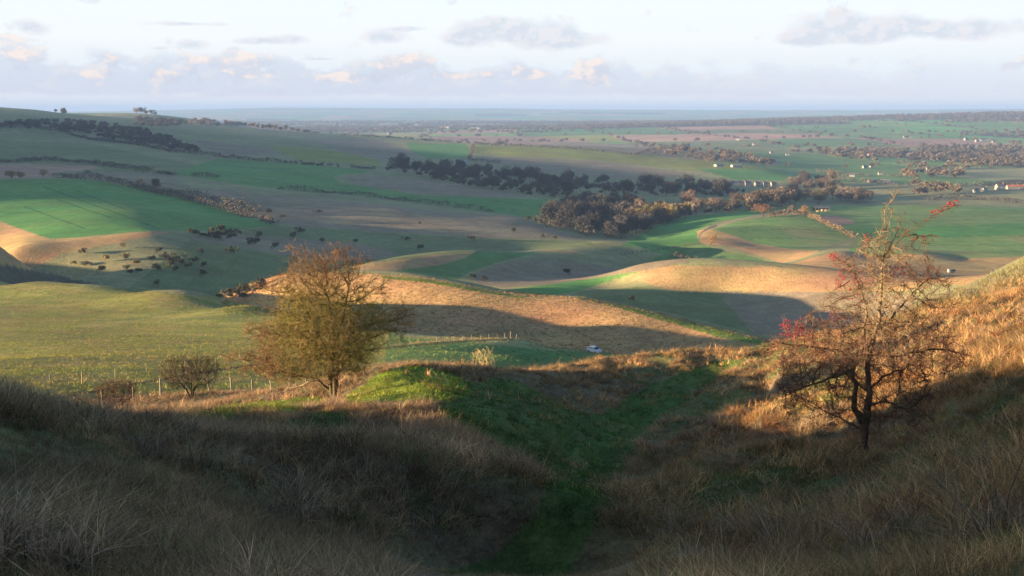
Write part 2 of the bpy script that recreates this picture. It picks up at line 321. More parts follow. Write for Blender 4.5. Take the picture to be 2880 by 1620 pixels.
def cover_at(X, Y, Z):
    """surface colour of the ground at plan points"""
    r = np.hypot(X, Y)
    px, py = project(X, np.maximum(Y, 0.1), Z)
    # ragged field edges, in metres on the ground
    wob = 0.004 * r
    ex = X + wob * (fbm(X / (0.02*r+1), Y / (0.02*r+1), 2, 40)); 
    px = px + 4.0 * (ex - X) / np.maximum(wob, 1e-6)
    py = py + 1.6 * fbm(X / (0.03*r+1), Y / (0.05*r+1), 2, 43)
    near = smooth(85, 66, r)[:,None]
    dry = np.array(STRAW)[None]; grn = np.array(TURF)[None]
    mix = smooth(-0.12, 0.14, fbm(X / 3.1, Y / 3.1, 4, 51))[:,None]
    right = smooth(1450, 1800, px)[:,None]
    c_near = 0.5 * dry * (1 - mix * (0.35 + 0.25 * right)) + grn * mix * (0.35 + 0.25 * right)
    rust = (smooth(0.05, 0.22, fbm(X / 2.2 + 40, Y / 2.2, 3, 57))[:,None]) * (0.25 + 0.4 * right)
    c_near = c_near * (1 - rust) + np.array((0.24, 0.115, 0.05))[None] * rust
    c_far = np.tile(np.array(ROUGH)[None], (len(X), 1))
    vale = smooth(2900, 3900, r)[:,None]
    # patchwork of fields in the vale: a jittered grid of plots
    gx, gy = X / 430 + 0.6 * fbm(X / 700, Y / 700, 2, 61), Y / 620 + 0.6 * fbm(X / 700, Y / 700, 2, 62)
    ii, jj = np.floor(gx).astype(np.int64), np.floor(gy).astype(np.int64)
    pick = _val[_perm[(_perm[ii & 4095] + jj) & 4095]]
    pal = np.array([WHEAT, PAST, WOLD, DPAST, DPAST, PLOU, RGRN, WOLD, ROUGH, WHEAT])
    vc = pal[np.minimum((pick * 10).astype(int), 9)] * 1.15
    wood = (fbm(X / 1500, Y / 1500, 4, 66) > 0.16)[:,None]
    wood = wood | ((r > 6100) & (r < 9800) & (px > 1420) & (fbm(X / 700, Y / 900, 3, 68) > -0.06))[:,None]
    vc = np.where(wood, np.array(WOODF)[None], vc)
    low = smooth(1900, 2000, r) * (px > 1700); low = low[:,None]
    c_far = c_far * (1 - np.maximum(vale, low)) + vc * np.maximum(vale, low)
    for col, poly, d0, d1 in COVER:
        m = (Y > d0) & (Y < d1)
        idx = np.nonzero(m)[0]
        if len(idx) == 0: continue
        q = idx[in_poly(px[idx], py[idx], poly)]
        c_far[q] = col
        if col is PAST and d0 < 100:                     # tussocky, patchily grazed
            t = smooth(-0.12, 0.25, fbm(X[q] / 7 + Y[q] / 9, Y[q] / 3.0 - X[q] / 14, 4, 45))[:,None] * 0.55
            t2 = smooth(0.02, 0.25, fbm(X[q] / 26 + Y[q] / 30, Y[q] / 11.0, 3, 47))[:,None] * 0.5
            c_far[q] = c_far[q] * (1 - t) + np.array((0.30,0.215,0.10))[None] * t
            ln_ = smooth(0.35, 0.95, np.sin(2 * PI * (X[q] * 0.55 + Y[q] * 0.83) / 13.0 + 2.5 * fbm(X[q] / 40, Y[q] / 40, 2, 49)))[:,None] * 0.28
            c_far[q] = c_far[q] * (1 - ln_) + np.array((0.105,0.135,0.04))[None] * ln_
            c_far[q] = c_far[q] * (1 - t2) + np.array((0.10,0.135,0.045))[None] * t2
        elif col is TAN:
            t = smooth(-0.05, 0.3, fbm(X[q] / 14, Y[q] / 9, 4, 46))[:,None] * 0.45
            c_far[q] = c_far[q] * (1 - t) + np.array((0.20,0.165,0.07))[None] * t
        elif col is WOLD:
            t = smooth(0.0, 0.3, fbm(X[q] / 60, Y[q] / 110, 3, 48))[:,None] * 0.55
            c_far[q] = c_far[q] * (1 - t) + np.array((0.20,0.165,0.085))[None] * t
    c = c_far * (1 - near) + c_near * near
    for col, poly, d0, d1 in NEAR_COVER:
        idx = np.nonzero((Y > d0) & (Y < d1))[0]
        if len(idx) == 0: continue
        q = idx[in_poly(px[idx] + 22 * fbm(X[idx] / 1.3, Y[idx] / 1.3, 2, 70), py[idx] + 22 * fbm(X[idx] / 1.3, Y[idx] / 1.3, 2, 71), poly)]
        c[q] = 0.2 * c[q] + 0.8 * np.array(col)[None]
    return c

# ------------------------------------------------------------------ nodes
def new_mat(name):
    m = bpy.data.materials.new(name); m.use_nodes = True
    nt = m.node_tree; nt.nodes.clear()
    return m, nt
def nd(nt, t, **kw):
    x = nt.nodes.new(t)
    for k, v in kw.items():
        if k.startswith('i_'):
            k = k[2:]; k = int(k) if k.isdigit() else k.replace('_', ' ')
            x.inputs[k].default_value = v
        else: setattr(x, k, v)
    return x
def lk(nt, a, b): nt.links.new(a, b)
def math_n(nt, op, a, b=None, c=None, clamp=False):
    x = nt.nodes.new('ShaderNodeMath'); x.operation = op; x.use_clamp = clamp
    for i, v in enumerate((a, b, c)):
        if v is None: continue
        if isinstance(v, (int, float)): x.inputs[i].default_value = v
        else: nt.links.new(v, x.inputs[i])
    return x.outputs[0]
def mix_c(nt, f, a, b, bt='MIX'):
    x = nt.nodes.new('ShaderNodeMix'); x.data_type = 'RGBA'; x.blend_type = bt
    for i, v in ((0, f), (6, a), (7, b)):
        if isinstance(v, (int, float)): x.inputs[i].default_value = v
        elif isinstance(v, tuple): x.inputs[i].default_value = (*v, 1) if len(v) == 3 else v
        else: nt.links.new(v, x.inputs[i])
    return x.outputs[2]
def noise_n(nt, vec, scale, detail=4, rough=0.6, dist=0.0):
    x = nt.nodes.new('ShaderNodeTexNoise'); x.inputs['Scale'].default_value = scale
    x.inputs['Detail'].default_value = detail; x.inputs['Roughness'].default_value = rough; x.inputs['Distortion'].default_value = dist
    if vec is not None: nt.links.new(vec, x.inputs['Vector'])
    return x.outputs['Fac']
def ramp_n(nt, f, stops, interp='LINEAR'):
    x = nt.nodes.new('ShaderNodeValToRGB'); x.color_ramp.interpolation = interp
    el = x.color_ramp.elements
    while len(el) < len(stops): el.new(0.5)
    for e, (p, c) in zip(el, stops):
        e.position = p; e.color = (*c, 1) if len(c) == 3 else c
    nt.links.new(f, x.inputs[0]); return x.outputs[0]
def mapr(nt, f, a, b, c, d):
    x = nt.nodes.new('ShaderNodeMapRange')
    for i, v in enumerate((a, b, c, d)): x.inputs[i + 1].default_value = v
    nt.links.new(f, x.inputs[0]); return x.outputs[0]

def land_material(name, scales, bumpd, bstr, amp=0.45):
    m, nt = new_mat(name)
    out = nd(nt, 'ShaderNodeOutputMaterial'); b = nd(nt, 'ShaderNodeBsdfPrincipled', i_Roughness=0.95)
    b.inputs['Specular IOR Level'].default_value = 0.1
    at = nd(nt, 'ShaderNodeAttribute', attribute_name='cover')
    geo = nd(nt, 'ShaderNodeNewGeometry')
    pos = geo.outputs['Position']
    v = None
    for i, s in enumerate(scales):
        nz = noise_n(nt, pos, s, 5, 0.65)
        nz = mapr(nt, nz, 0.28, 0.72, 1 - amp, 1 + amp)
        v = nz if v is None else math_n(nt, 'MULTIPLY', v, nz)
    hs = nd(nt, 'ShaderNodeHueSaturation'); lk(nt, at.outputs['Color'], hs.inputs['Color'])
    hz = noise_n(nt, pos, scales[0] * 1.7, 3)
    lk(nt, mapr(nt, hz, 0.3, 0.7, 0.475, 0.52), hs.inputs['Hue'])
    col = mix_c(nt, 1.0, hs.outputs[0], v, 'MULTIPLY')
    lk(nt, col, b.inputs['Base Color'])
    bh = noise_n(nt, pos, scales[-1] * 1.4, 6, 0.7)
    bp = nd(nt, 'ShaderNodeBump', i_Strength=bstr, i_Distance=bumpd)
    lk(nt, bh, bp.inputs['Height']); lk(nt, bp.outputs[0], b.inputs['Normal'])
    lk(nt, b.outputs[0], out.inputs['Surface'])
    return m

# ------------------------------------------------------------------ ground sheets
def mesh_np(name, V, F, mat=None, cols=None, smoothed=True):
    me = bpy.data.meshes.new(name)
    V = np.asarray(V, np.float32); F = np.asarray(F, np.int32); k = F.shape[1]
    me.vertices.add(len(V)); me.vertices.foreach_set('co', V.ravel())
    me.loops.add(F.size); me.loops.foreach_set('vertex_index', F.ravel())
    me.polygons.add(len(F)); me.polygons.foreach_set('loop_start', np.arange(0, F.size, k, dtype=np.int32))
    me.polygons.foreach_set('loop_total', np.full(len(F), k, np.int32))
    me.polygons.foreach_set('use_smooth', np.full(len(F), smoothed, bool))
    if cols is not None:
        at = me.color_attributes.new('cover', 'FLOAT_COLOR', 'POINT')
        at.data.foreach_set('color', np.concatenate([cols, np.ones((len(cols), 1))], 1).astype(np.float32).ravel())
    if mat is not None: me.materials.append(mat)
    me.update(); me.validate()
    return me
def link(name, me, parent=None):
    o = bpy.data.objects.new(name, me); COL.objects.link(o)
    if parent is not None: o.parent = parent
    return o
def tag(o, label=None, cat=None, group=None, kind=None):
    for k, v in (('label', label), ('category', cat), ('group', group), ('kind', kind)):
        if v: o[k] = v
    return o

# rows close together where the picture looks along the ground, farther apart elsewhere
_aa = np.linspace(-0.44, 0.44, 45); _ll = np.linspace(math.log(1.3), math.log(29000), 1500)
_A, _L = np.meshgrid(_aa, _ll, indexing='ij')
_r = np.exp(_L); _z = slope_at(_A, _L) * _r
_, _py = project(_r * np.sin(_A), _r * np.cos(_A), _z)
_d = np.clip(np.abs(np.diff(_py, axis=1)), 0, 6)
_w = np.maximum(_d.max(0) * 0.5 + _d.mean(0), 0.25)
_cum = np.concatenate([[0], np.cumsum(_w)]); _cum /= _cum[-1]
NROW = 1750 if not globals().get('QUICK') else 700
ROWS = np.exp(np.interp(np.linspace(0, 1, NROW), _cum, _ll))
NC = 1550 if not globals().get('QUICK') else 600
COLS = np.concatenate([np.arange(-150, -60, 1.5), np.arange(-60, -28, 0.4), np.linspace(-28, 28, NC), np.arange(28.4, 60, 0.6), np.arange(60, 111, 2.5)]) * PI / 180
def sheet(name, r0, r1, mat):
    i0, i1 = np.searchsorted(ROWS, r0), np.searchsorted(ROWS, r1)
    rr = ROWS[max(i0 - 0, 0):i1 + 1]
    R, Az = np.meshgrid(rr, COLS, indexing='ij')
    X, Y = (R * np.sin(Az)).ravel(), (R * np.cos(Az)).ravel()
    Z = height(X, Y)
    cols = cover_at(X, Y, Z)
    nr, nc = R.shape
    idx = np.arange(nr * nc).reshape(nr, nc)
    F = np.stack([idx[:-1,:-1], idx[:-1,1:], idx[1:,1:], idx[1:,:-1]], -1).reshape(-1, 4)[:, ::-1]
    o = link(name, mesh_np(name, np.stack([X, Y, Z], 1), F, mat, cols))
    return tag(o, kind='structure')
M_NEAR = land_material('hillside_turf', (0.5, 3.0, 14.0), 0.06, 0.8, 0.35)
M_DOWN = land_material('downland_turf', (0.012, 0.09, 0.55), 0.45, 0.9, 0.22)
M_VALE = land_material('vale_fields', (0.0012, 0.006, 0.03), 3.0, 0.6, 0.25)
hillside = sheet('hillside', 0, 72, M_NEAR)
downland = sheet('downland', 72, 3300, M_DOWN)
vale = sheet('vale', 3300, 13000, M_VALE)
hills = sheet('distant_hills', 13000, 29000, M_VALE)
# ------------------------------------------------------------------ bark and twig materials
def plant_material(name, rough=0.85, var=0.35, transl=0.0, scale=9.0):
    m, nt = new_mat(name)
    out = nd(nt, 'ShaderNodeOutputMaterial'); b = nd(nt, 'ShaderNodeBsdfPrincipled', i_Roughness=rough)
    b.inputs['Specular IOR Level'].default_value = 0.15
    at = nd(nt, 'ShaderNodeAttribute', attribute_name='cover')
    tc = nd(nt, 'ShaderNodeTexCoord'); oi = nd(nt, 'ShaderNodeObjectInfo')
    nz = mapr(nt, noise_n(nt, tc.outputs['Object'], scale, 4, 0.65), 0.3, 0.7, 1 - var, 1 + var)
    hs = nd(nt, 'ShaderNodeHueSaturation'); lk(nt, at.outputs['Color'], hs.inputs['Color'])
    lk(nt, mapr(nt, oi.outputs['Random'], 0, 1, 0.478, 0.515), hs.inputs['Hue'])
    lk(nt, mapr(nt, math_n(nt, 'FRACT', math_n(nt, 'MULTIPLY', oi.outputs['Random'], 7.31)), 0, 1, 0.8, 1.2) if name != 'winter_crowns' else mapr(nt, math_n(nt, 'FRACT', math_n(nt, 'MULTIPLY', oi.outputs['Random'], 7.31)), 0, 1, 0.62, 1.45), hs.inputs['Value'])
    lk(nt, mix_c(nt, 1.0, hs.outputs[0], nz, 'MULTIPLY'), b.inputs['Base Color'])
    if transl:
        tr = nd(nt, 'ShaderNodeBsdfTranslucent'); lk(nt, hs.outputs[0], tr.inputs['Color'])
        mx = nd(nt, 'ShaderNodeMixShader', i_Fac=transl); lk(nt, b.outputs[0], mx.inputs[1]); lk(nt, tr.outputs[0], mx.inputs[2])
        lk(nt, mx.outputs[0], out.inputs['Surface'])
    else: lk(nt, b.outputs[0], out.inputs['Surface'])
    return m
M_BARK = plant_material('lichened_bark', 0.9, 0.5, 0, 12)
M_TWIG = plant_material('bare_twigs', 0.85, 0.3, 0, 5)
M_FAR  = plant_material('winter_crowns', 0.9, 0.35, 0.0, 0.35)

def tubes(P0, P1, R0, R1, C0, C1, sides):
    """tapered tubes from points P0 to P1; returns verts, quads, colours"""
    P0, P1 = np.asarray(P0, float), np.asarray(P1, float)
    D = P1 - P0; L = np.linalg.norm(D, axis=1, keepdims=True); D = D / np.maximum(L, 1e-9)
    up = np.where(np.abs(D[:,2:3]) > 0.9, np.array([[1.0,0,0]]), np.array([[0,0,1.0]]))
    A = np.cross(D, up); A /= np.maximum(np.linalg.norm(A, axis=1, keepdims=True), 1e-9); B = np.cross(D, A)
    ang = np.arange(sides) * 2 * PI / sides
    ring = np.cos(ang)[None,:,None] * A[:,None] + np.sin(ang)[None,:,None] * B[:,None]
    V = np.concatenate([P0[:,None] + ring * np.asarray(R0)[:,None,None], P1[:,None] + ring * np.asarray(R1)[:,None,None]], 1)
    n = len(P0); base = (np.arange(n) * 2 * sides)[:,None]
    k = np.arange(sides); k2 = (k + 1) % sides
    F = np.stack([base + k, base + k2, base + sides + k2, base + sides + k], -1).reshape(-1, 4)
    C = np.concatenate([np.repeat(np.asarray(C0)[:,None], sides, 1), np.repeat(np.asarray(C1)[:,None], sides, 1)], 1)
    return V.reshape(-1, 3), F, C.reshape(-1, 3)
def join(parts):
    V, F, C, o = [], [], [], 0
    for v, f, c in parts:
        V.append(v); F.append(f + o); C.append(c); o += len(v)
    return np.concatenate(V), np.concatenate(F), np.concatenate(C)

def grow(seed, skeleton, attract, step=0.13, reach=1.4, kill=0.2, iters=120, jit=0.25):
    """space colonisation: branches grow from the skeleton towards the attractors"""
    g = np.random.default_rng(seed)
    pts, par = [], []
    for chain in skeleton:                      # chain: list of points, first may join an earlier node
        prev = -1
        if pts:
            d = np.linalg.norm(np.array(pts) - np.array(chain[0]), axis=1); prev = int(d.argmin())
        else: pts.append(np.array(chain[0], float)); par.append(-1); prev = 0
        last = pts[prev]
        for q in chain[1:]:
            q = np.array(q, float); k = max(1, int(np.linalg.norm(q - last) / step))
            for i in range(1, k + 1):
                pts.append(last + (q - last) * i / k + g.normal(0, 0.012, 3)); par.append(prev); prev = len(pts) - 1
            last = pts[prev]
    att = np.array(attract); alive = np.ones(len(att), bool)
    near = np.full(len(att), 1e9); ni = np.zeros(len(att), int)
    done = 0
    for it in range(iters):
        new = np.array(pts[done:])
        if len(new) == 0: break
        for c in range(0, len(new), 400):
            d = np.linalg.norm(att[:,None] - new[None, c:c+400], axis=2); j = d.argmin(1); dm = d[np.arange(len(att)), j]
            u = dm < near; near[u] = dm[u]; ni[u] = done + c + j[u]
        alive &= near > kill
        done = len(pts)
        act = alive & (near < reach)
        if not act.any(): break
        P_ = np.array(pts); dirs = att[act] - P_[ni[act]]; dirs /= np.linalg.norm(dirs, axis=1, keepdims=True)
        acc = {}
        for i, dv in zip(ni[act], dirs): acc[i] = acc.get(i, 0) + dv
        for i, dv in acc.items():
            dv = dv + g.normal(0, jit, 3); dv = dv / (np.linalg.norm(dv) + 1e-9)
            pts.append(P_[i] + dv * step); par.append(i)
    return np.array(pts), np.array(par)

def radii(pts, par, tip, expo=2.35, rmax=0.3):
    r = np.zeros(len(pts)); nch = np.zeros(len(pts), int)
    for p in par:
        if p >= 0: nch[p] += 1
    s = np.where(nch == 0, tip ** expo, 0.0)
    for i in range(len(pts) - 1, 0, -1): s[par[i]] += s[i]
    return np.minimum(s ** (1 / expo), rmax), nch

def bare_tree(name, seed, skeleton, attract, label, cat, loc, expo=2.35, shape=None, colour=None, tip=0.0045, twig_n=3, twig_len=(0.12,0.4), trunk_r=0.035, rmax=0.3,
              c_bark=(0.15,0.12,0.075), c_in=(0.17,0.14,0.05), c_out=(0.19,0.095,0.06), group=None, twig_r=0.0035, step=0.13, reach=1.4, kill=0.2, upw=0.15, iters=120, droop=0.0):
    g = np.random.default_rng(seed + 5)
    pts, par = grow(seed, skeleton, attract, step, reach, kill, iters)
    r, nch = radii(pts, par, tip, expo, rmax=rmax)
    if shape is not None: r = shape(pts, par, r)
    root = bpy.data.objects.new(name, None); COL.objects.link(root); root.location = loc
    tag(root, label, cat, group)
    ch = np.nonzero(par >= 0)[0]
    cen = pts.mean(0); ext = np.abs(pts - cen).max(0)
    dist = np.clip(np.linalg.norm((pts - cen) / ext, axis=1), 0, 1.3)
    mixv = smooth(0.45, 0.95, dist)[:,None]
    col = np.array(c_in)[None] * (1 - mixv) + np.array(c_out)[None] * mixv
    if colour is not None: col = colour(pts, col)
    thick = r > trunk_r
    if shape is None: col = np.where(thick[:,None], np.array(c_bark)[None], col)
    big = ch[thick[ch]]; small = ch[~thick[ch]]
    # the root flare sinks a little into the turf
    rp = np.minimum(r[par[big]], r[big] * 1.25)
    v, f, c = tubes(pts[par[big]], pts[big], rp, r[big], col[par[big]], col[big], 9)
    fl = np.clip((0.35 - v[:,2]) / 0.4, 0, 1) ** 2
    v[:,0] += (v[:,0] - pts[0,0]) * fl * 0.35; v[:,1] += (v[:,1] - pts[0,1]) * fl * 0.35
    tr = link('trunk', mesh_np('trunk', v, f, M_BARK, c), root)
    parts = [tubes(pts[par[small]], pts[small], np.minimum(r[par[small]], r[small] * 1.3), r[small], col[par[small]], col[small], 4)]
    # short side twigs
    fine = ch[r[ch] < 0.018]
    base = np.repeat(fine, twig_n)
    keep = g.random(len(base)) < 0.85; base = base[keep]
    pd = pts[base] - pts[par[base]]; pd /= np.linalg.norm(pd, axis=1, keepdims=True) + 1e-9
    dv = pd * 0.7 + g.normal(0, 0.75, (len(base), 3)); dv[:,2] += upw; dv /= np.linalg.norm(dv, axis=1, keepdims=True)
    ln = g.uniform(*twig_len, len(base))[:,None]
    st = pts[base] + (pts[par[base]] - pts[base]) * g.random((len(base), 1))
    mid = st + dv * ln * 0.55
    d2 = dv + g.normal(0, 0.35, dv.shape); d2[:,2] -= droop; d2 /= np.linalg.norm(d2, axis=1, keepdims=True)
    end = mid + d2 * ln * 0.5
    tc_ = col[base] * g.uniform(0.7, 1.3, (len(base), 1)); n_ = len(base)
    tw = np.full(n_, twig_r)
    parts.append(tubes(st, mid, tw, tw * 0.75, tc_, tc_, 3)); parts.append(tubes(mid, end, tw * 0.75, tw * 0.3, tc_, tc_, 3))
    d3 = dv + g.normal(0, 0.8, dv.shape); d3 /= np.linalg.norm(d3, axis=1, keepdims=True)
    parts.append(tubes(mid, mid + d3 * ln * 0.4, tw * 0.7, tw * 0.3, tc_, tc_, 3))
    v, f, c = join(parts)
    cr = link('crown', mesh_np('crown', v, f, M_TWIG, c, False), root)
    return root, pts, par, r, end

def profile_points(g, n, prof, depth=0.8, shell=0.5, cx=None):
    """points filling a crown whose left and right limits are given by height"""
    zs = np.array([p[0] for p in prof]); L = np.array([p[1] for p in prof]); Rr = np.array([p[2] for p in prof])
    dens = np.array([p[3] if len(p) > 3 else 1.0 for p in prof])
    zz = g.uniform(zs.min(), zs.max(), n * 6)
    l, r_ = np.interp(zz, zs, L), np.interp(zz, zs, Rr); de = np.interp(zz, zs, dens)
    w_ = (r_ - l) / 2; wt = w_ ** 2 * de
    keep = g.random(len(zz)) < wt / wt.max(); zz, l, r_, w_ = zz[keep][:n], l[keep][:n], r_[keep][:n], w_[keep][:n]
    a = g.uniform(0, 2 * PI, len(zz)); q = g.random(len(zz)) ** shell
    return np.stack([(l + r_) / 2 + w_ * q * np.cos(a), w_ * depth * q * np.sin(a), zz], 1)

def on_ground(v, sink=0.05):
    return Vector((v[0], v[1], float(height(v[0], v[1])) - sink))

# ------------------------------------------------------------------ the two hawthorns on the bank
g1 = np.random.default_rng(3)
tb = P(841, 1012, 41.0); left_base = on_ground(tb, 0.08)
prof = [(1.0,-1.7,0.7,0.5),(1.26,-2.9,1.2),(1.7,-3.2,1.6),(2.2,-2.8,1.8),(2.93,-2.8,2.25),(3.4,-2.45,2.4),(3.9,-2.2,1.6),(4.7,-2.0,1.25),(5.2,-1.85,1.1),(5.6,-1.6,0.95,0.8),(5.85,-1.3,0.7,0.5)]
att = profile_points(g1, 9500, prof, 0.82, 0.45)
att = att[vnoise(att[:,0] * 1.35 + att[:,2] * 0.9, att[:,1] * 1.35 - att[:,2] * 1.0, 2) + 0.22 * g1.random(len(att)) > 0.42]
att = att[(att[:,2] > 1.25) | (att[:,0] < -1.0)]                 # clear stems below the crown
for cx_, cz_, s_, k_ in ((2.5,3.55,0.22,90),(2.3,3.0,0.25,90),(-1.25,5.95,0.14,40),(0.3,5.85,0.2,60),(0.95,5.5,0.2,50),(-3.25,1.65,0.25,90),(-2.8,2.9,0.25,80),(1.5,4.6,0.2,50),(-2.2,4.6,0.2,50)):
    att = np.concatenate([att, g1.normal(0, 1, (k_, 3)) * np.array([s_ * 1.6, s_ * 1.6, s_]) + np.array([cx_, 0, cz_])])
skel = [[(0,0,0),(-0.10,0,0.5),(-0.12,0.02,1.1),(-0.06,0,1.75),(0.05,0,2.3),(0.0,0.05,3.2),(-0.15,0,4.2)],
        [(0,0,0),(0.08,0.05,0.5),(0.14,0.08,1.2),(0.2,0.05,1.8),(0.5,0.1,2.5),(0.9,0.1,3.0)],
        [(0,0,0),(0.03,-0.1,0.6),(0.04,-0.12,1.3),(-0.1,-0.15,2.0),(-0.55,-0.2,2.8),(-0.9,-0.1,3.6)],
        [(-0.1,0,0.5),(-0.35,-0.05,0.75),(-0.55,-0.1,1.0),(-1.1,-0.1,1.12),(-1.9,-0.2,1.3)],
        [(0.14,0.08,1.2),(0.5,0.4,1.7),(1.0,0.6,2.1)],[(-0.06,0,1.75),(-0.7,0.4,2.3),(-1.4,0.5,2.7)],[(0.05,0,2.3),(0.35,-0.2,3.2),(0.6,-0.2,4.2)]]
def left_col(p, c):
    # mossy olive twigs, russet young shoots at the top and left
    rus = (smooth(3.9, 5.0, p[:,2]) * 0.7 + smooth(-1.5, -2.5, p[:,0]) * 0.8)[:,None].clip(0, 1)
    return c * (1 - rus) + np.array((0.14,0.074,0.043)) * rus
left_tree, *_ = bare_tree('hawthorn_tree', 21, skel, att, 'large rounded hawthorn with dense olive and russet twigs on the mossy bank', 'tree', left_base, colour=left_col,
    tip=0.0052, twig_n=4, twig_len=(0.14,0.42), trunk_r=0.032, rmax=0.15, c_bark=(0.11,0.092,0.05), c_in=(0.150,0.122,0.030), c_out=(0.140,0.086,0.040), twig_r=0.0050, kill=0.15)
# dead broken limb low on the left
bl = [(-0.55,-0.12,1.0),(-0.9,-0.2,0.97),(-1.15,-0.25,0.82),(-1.5,-0.3,0.74),(-1.72,-0.3,0.76),(-1.85,-0.3,0.6)]
bl = [np.array(q) for q in bl]
v, f, c = tubes(bl[:-1], bl[1:], [0.04,0.035,0.03,0.024,0.016], [0.035,0.03,0.024,0.016,0.008], [(0.30,0.25,0.18)] * 5, [(0.30,0.25,0.18)] * 5, 7)
dead = link('dead_limb', mesh_np('dead_limb', v, f, M_BARK, c), left_tree); dead['label'] = 'bare pale broken limb'

tb = P(2176, 1169, 21.0); right_base = on_ground(tb, 0.08)
prof = [(0.75,-0.9,0.9,0.3),(1.0,-1.8,1.3,0.5),(1.4,-1.95,1.4,0.6),(1.8,-1.9,1.7,0.65),(2.3,-2.05,2.0,0.8),(2.7,-1.75,1.5),(3.0,-1.2,1.4),(3.3,-0.95,1.6),(3.65,-0.75,1.6),(4.0,-0.85,1.2,0.8),(4.3,-0.4,0.9,0.6),(4.6,-0.15,1.0,0.4)]
att = profile_points(np.random.default_rng(8), 2150, prof, 0.85, 0.5)
tops = []
for ch_ in [[(0.13,0,4.0),(0.05,0,4.3),(0.13,0.02,5.0),(0.37,0,5.42)],[(0.13,0,4.0),(0.22,0.05,4.6),(0.3,0.08,5.05)],[(0.18,0,4.1),(0.45,-0.02,4.5),(0.78,-0.05,4.77),(1.15,-0.05,5.0),(1.5,0,5.15)],[(0.45,-0.02,4.5),(0.75,0.05,4.52),(1.1,0.08,4.5)],
            [(0.2,0,4.1),(0.38,0.1,4.5),(0.5,0.1,4.9)],[(-0.45,0.05,3.9),(-0.6,0,4.0),(-0.82,0,4.12)],[(-0.13,0,3.0),(-0.2,0.02,3.3),(-0.3,0,3.6),(-0.45,0.05,3.9)],[(0.12,0,3.95),(-0.05,-0.05,4.25),(-0.2,-0.1,4.35),(-0.22,-0.1,4.5)]]: tops.append(ch_)
skel = [[(0,0,0),(-0.08,0,0.42),(-0.07,0,0.8),(0.0,0.02,1.1),(0.0,0,1.5),(-0.05,0,2.05),(0.05,0,2.6),(0.13,0,2.9),(0.12,0,3.2),(0.13,0,4.0)],
        [(-0.07,0,0.8),(-0.3,-0.05,1.15),(-0.27,-0.08,1.5),(-0.36,-0.1,1.75),(-0.33,-0.08,2.0),(-0.2,-0.05,2.15),(-0.15,0,2.6),(-0.13,0,3.0)],
        [(-0.33,-0.1,1.85),(-0.9,-0.2,1.75),(-1.3,-0.25,1.6),(-1.7,-0.3,1.5)],[(-0.08,0,0.65),(-0.5,-0.1,0.9),(-0.9,-0.15,1.1)],
        [(-0.33,-0.08,2.0),(-0.6,0.1,2.25),(-1.1,0.2,2.3),(-1.6,0.2,2.35)],[(0.0,0,2.1),(0.4,-0.1,2.2),(1.0,-0.2,2.32),(1.4,-0.2,2.34),(1.9,-0.25,2.2)],
        [(0.05,0,2.55),(0.4,0.1,2.9),(0.8,0.15,3.4),(1.1,0.2,3.65)],[(0.0,0.02,1.5),(0.4,0.3,1.7),(0.9,0.5,1.8)],[(0,0,1.2),(0.3,-0.2,1.3),(0.6,-0.4,1.2)],[(0,0,2.0),(0.2,0.4,2.4),(0.3,0.8,2.7)],[(0,0,1.4),(-0.3,0.5,1.7),(-0.5,0.9,1.9)]] + [tops[6]] + tops[:6] + [tops[7]]
NTRUNK = 62
def right_shape(p, par, r):
    ax = np.interp(p[:,2], [0, 0.3, 0.8, 1.5, 2.6, 3.2, 4.0, 5.5], [0.125, 0.10, 0.085, 0.056, 0.040, 0.030, 0.019, 0.007])
    out = np.minimum(r, np.maximum(ax * 0.62, 0.006))
    main = np.zeros(len(p), bool); main[:40] = True                 # first chain of the skeleton
    out[main] = ax[main]
    second = np.arange(len(p)); second = (second >= 40) & (second < 62); out[second] = np.maximum(out[second], ax[second] * 0.8)
    return out
def right_col(p, c):
    # brown twigs, lichen on the upper stem
    pale = smooth(0.45, 0.12, np.abs(p[:,0] - 0.1))[:,None] * smooth(2.3, 2.7, p[:,2])[:,None]
    up_ = c * 0.95 * (1 - pale) + np.array((0.21,0.165,0.09)) * pale
    return up_ * 0.85
right_tree, rp_, rpar, rr_, rend = bare_tree('hawthorn_tree', 33, skel, att, 'sparse spreading hawthorn with red berries on the steep right slope', 'tree', right_base,
    expo=2.6, shape=right_shape, colour=right_col, tip=0.0048, twig_n=4, twig_len=(0.08,0.27), trunk_r=0.02, rmax=0.04, c_bark=(0.20,0.155,0.095), c_in=(0.135,0.095,0.055), c_out=(0.15,0.085,0.05), twig_r=0.0040, step=0.1, reach=1.2, kill=0.13, upw=0.05)
gb = np.random.default_rng(12)
clus = [(-1.57,2.68,0.26,0.22,190),(-0.82,4.12,0.16,0.12,60),(-0.2,4.45,0.08,0.15,45),(-0.7,3.85,0.12,0.1,30),(-0.3,3.7,0.16,0.13,70),(-0.64,3.6,0.1,0.15,50),(0.28,3.75,0.14,0.16,70),(0.45,3.8,0.1,0.1,30),(-0.75,2.98,0.2,0.12,50),(-0.4,3.3,0.12,0.1,30),
        (0.9,4.5,0.22,0.05,50),(1.35,5.18,0.16,0.14,80),(1.1,5.02,0.12,0.06,40),(0.16,4.75,0.06,0.25,22),(0.5,4.62,0.2,0.12,26),(-1.2,2.6,0.15,0.1,25),(-0.2,2.75,0.3,0.15,20),(0.3,2.85,0.1,0.1,10),(0.0,3.4,0.25,0.2,30),(1.2,3.7,0.3,0.2,20)]
bp_ = []
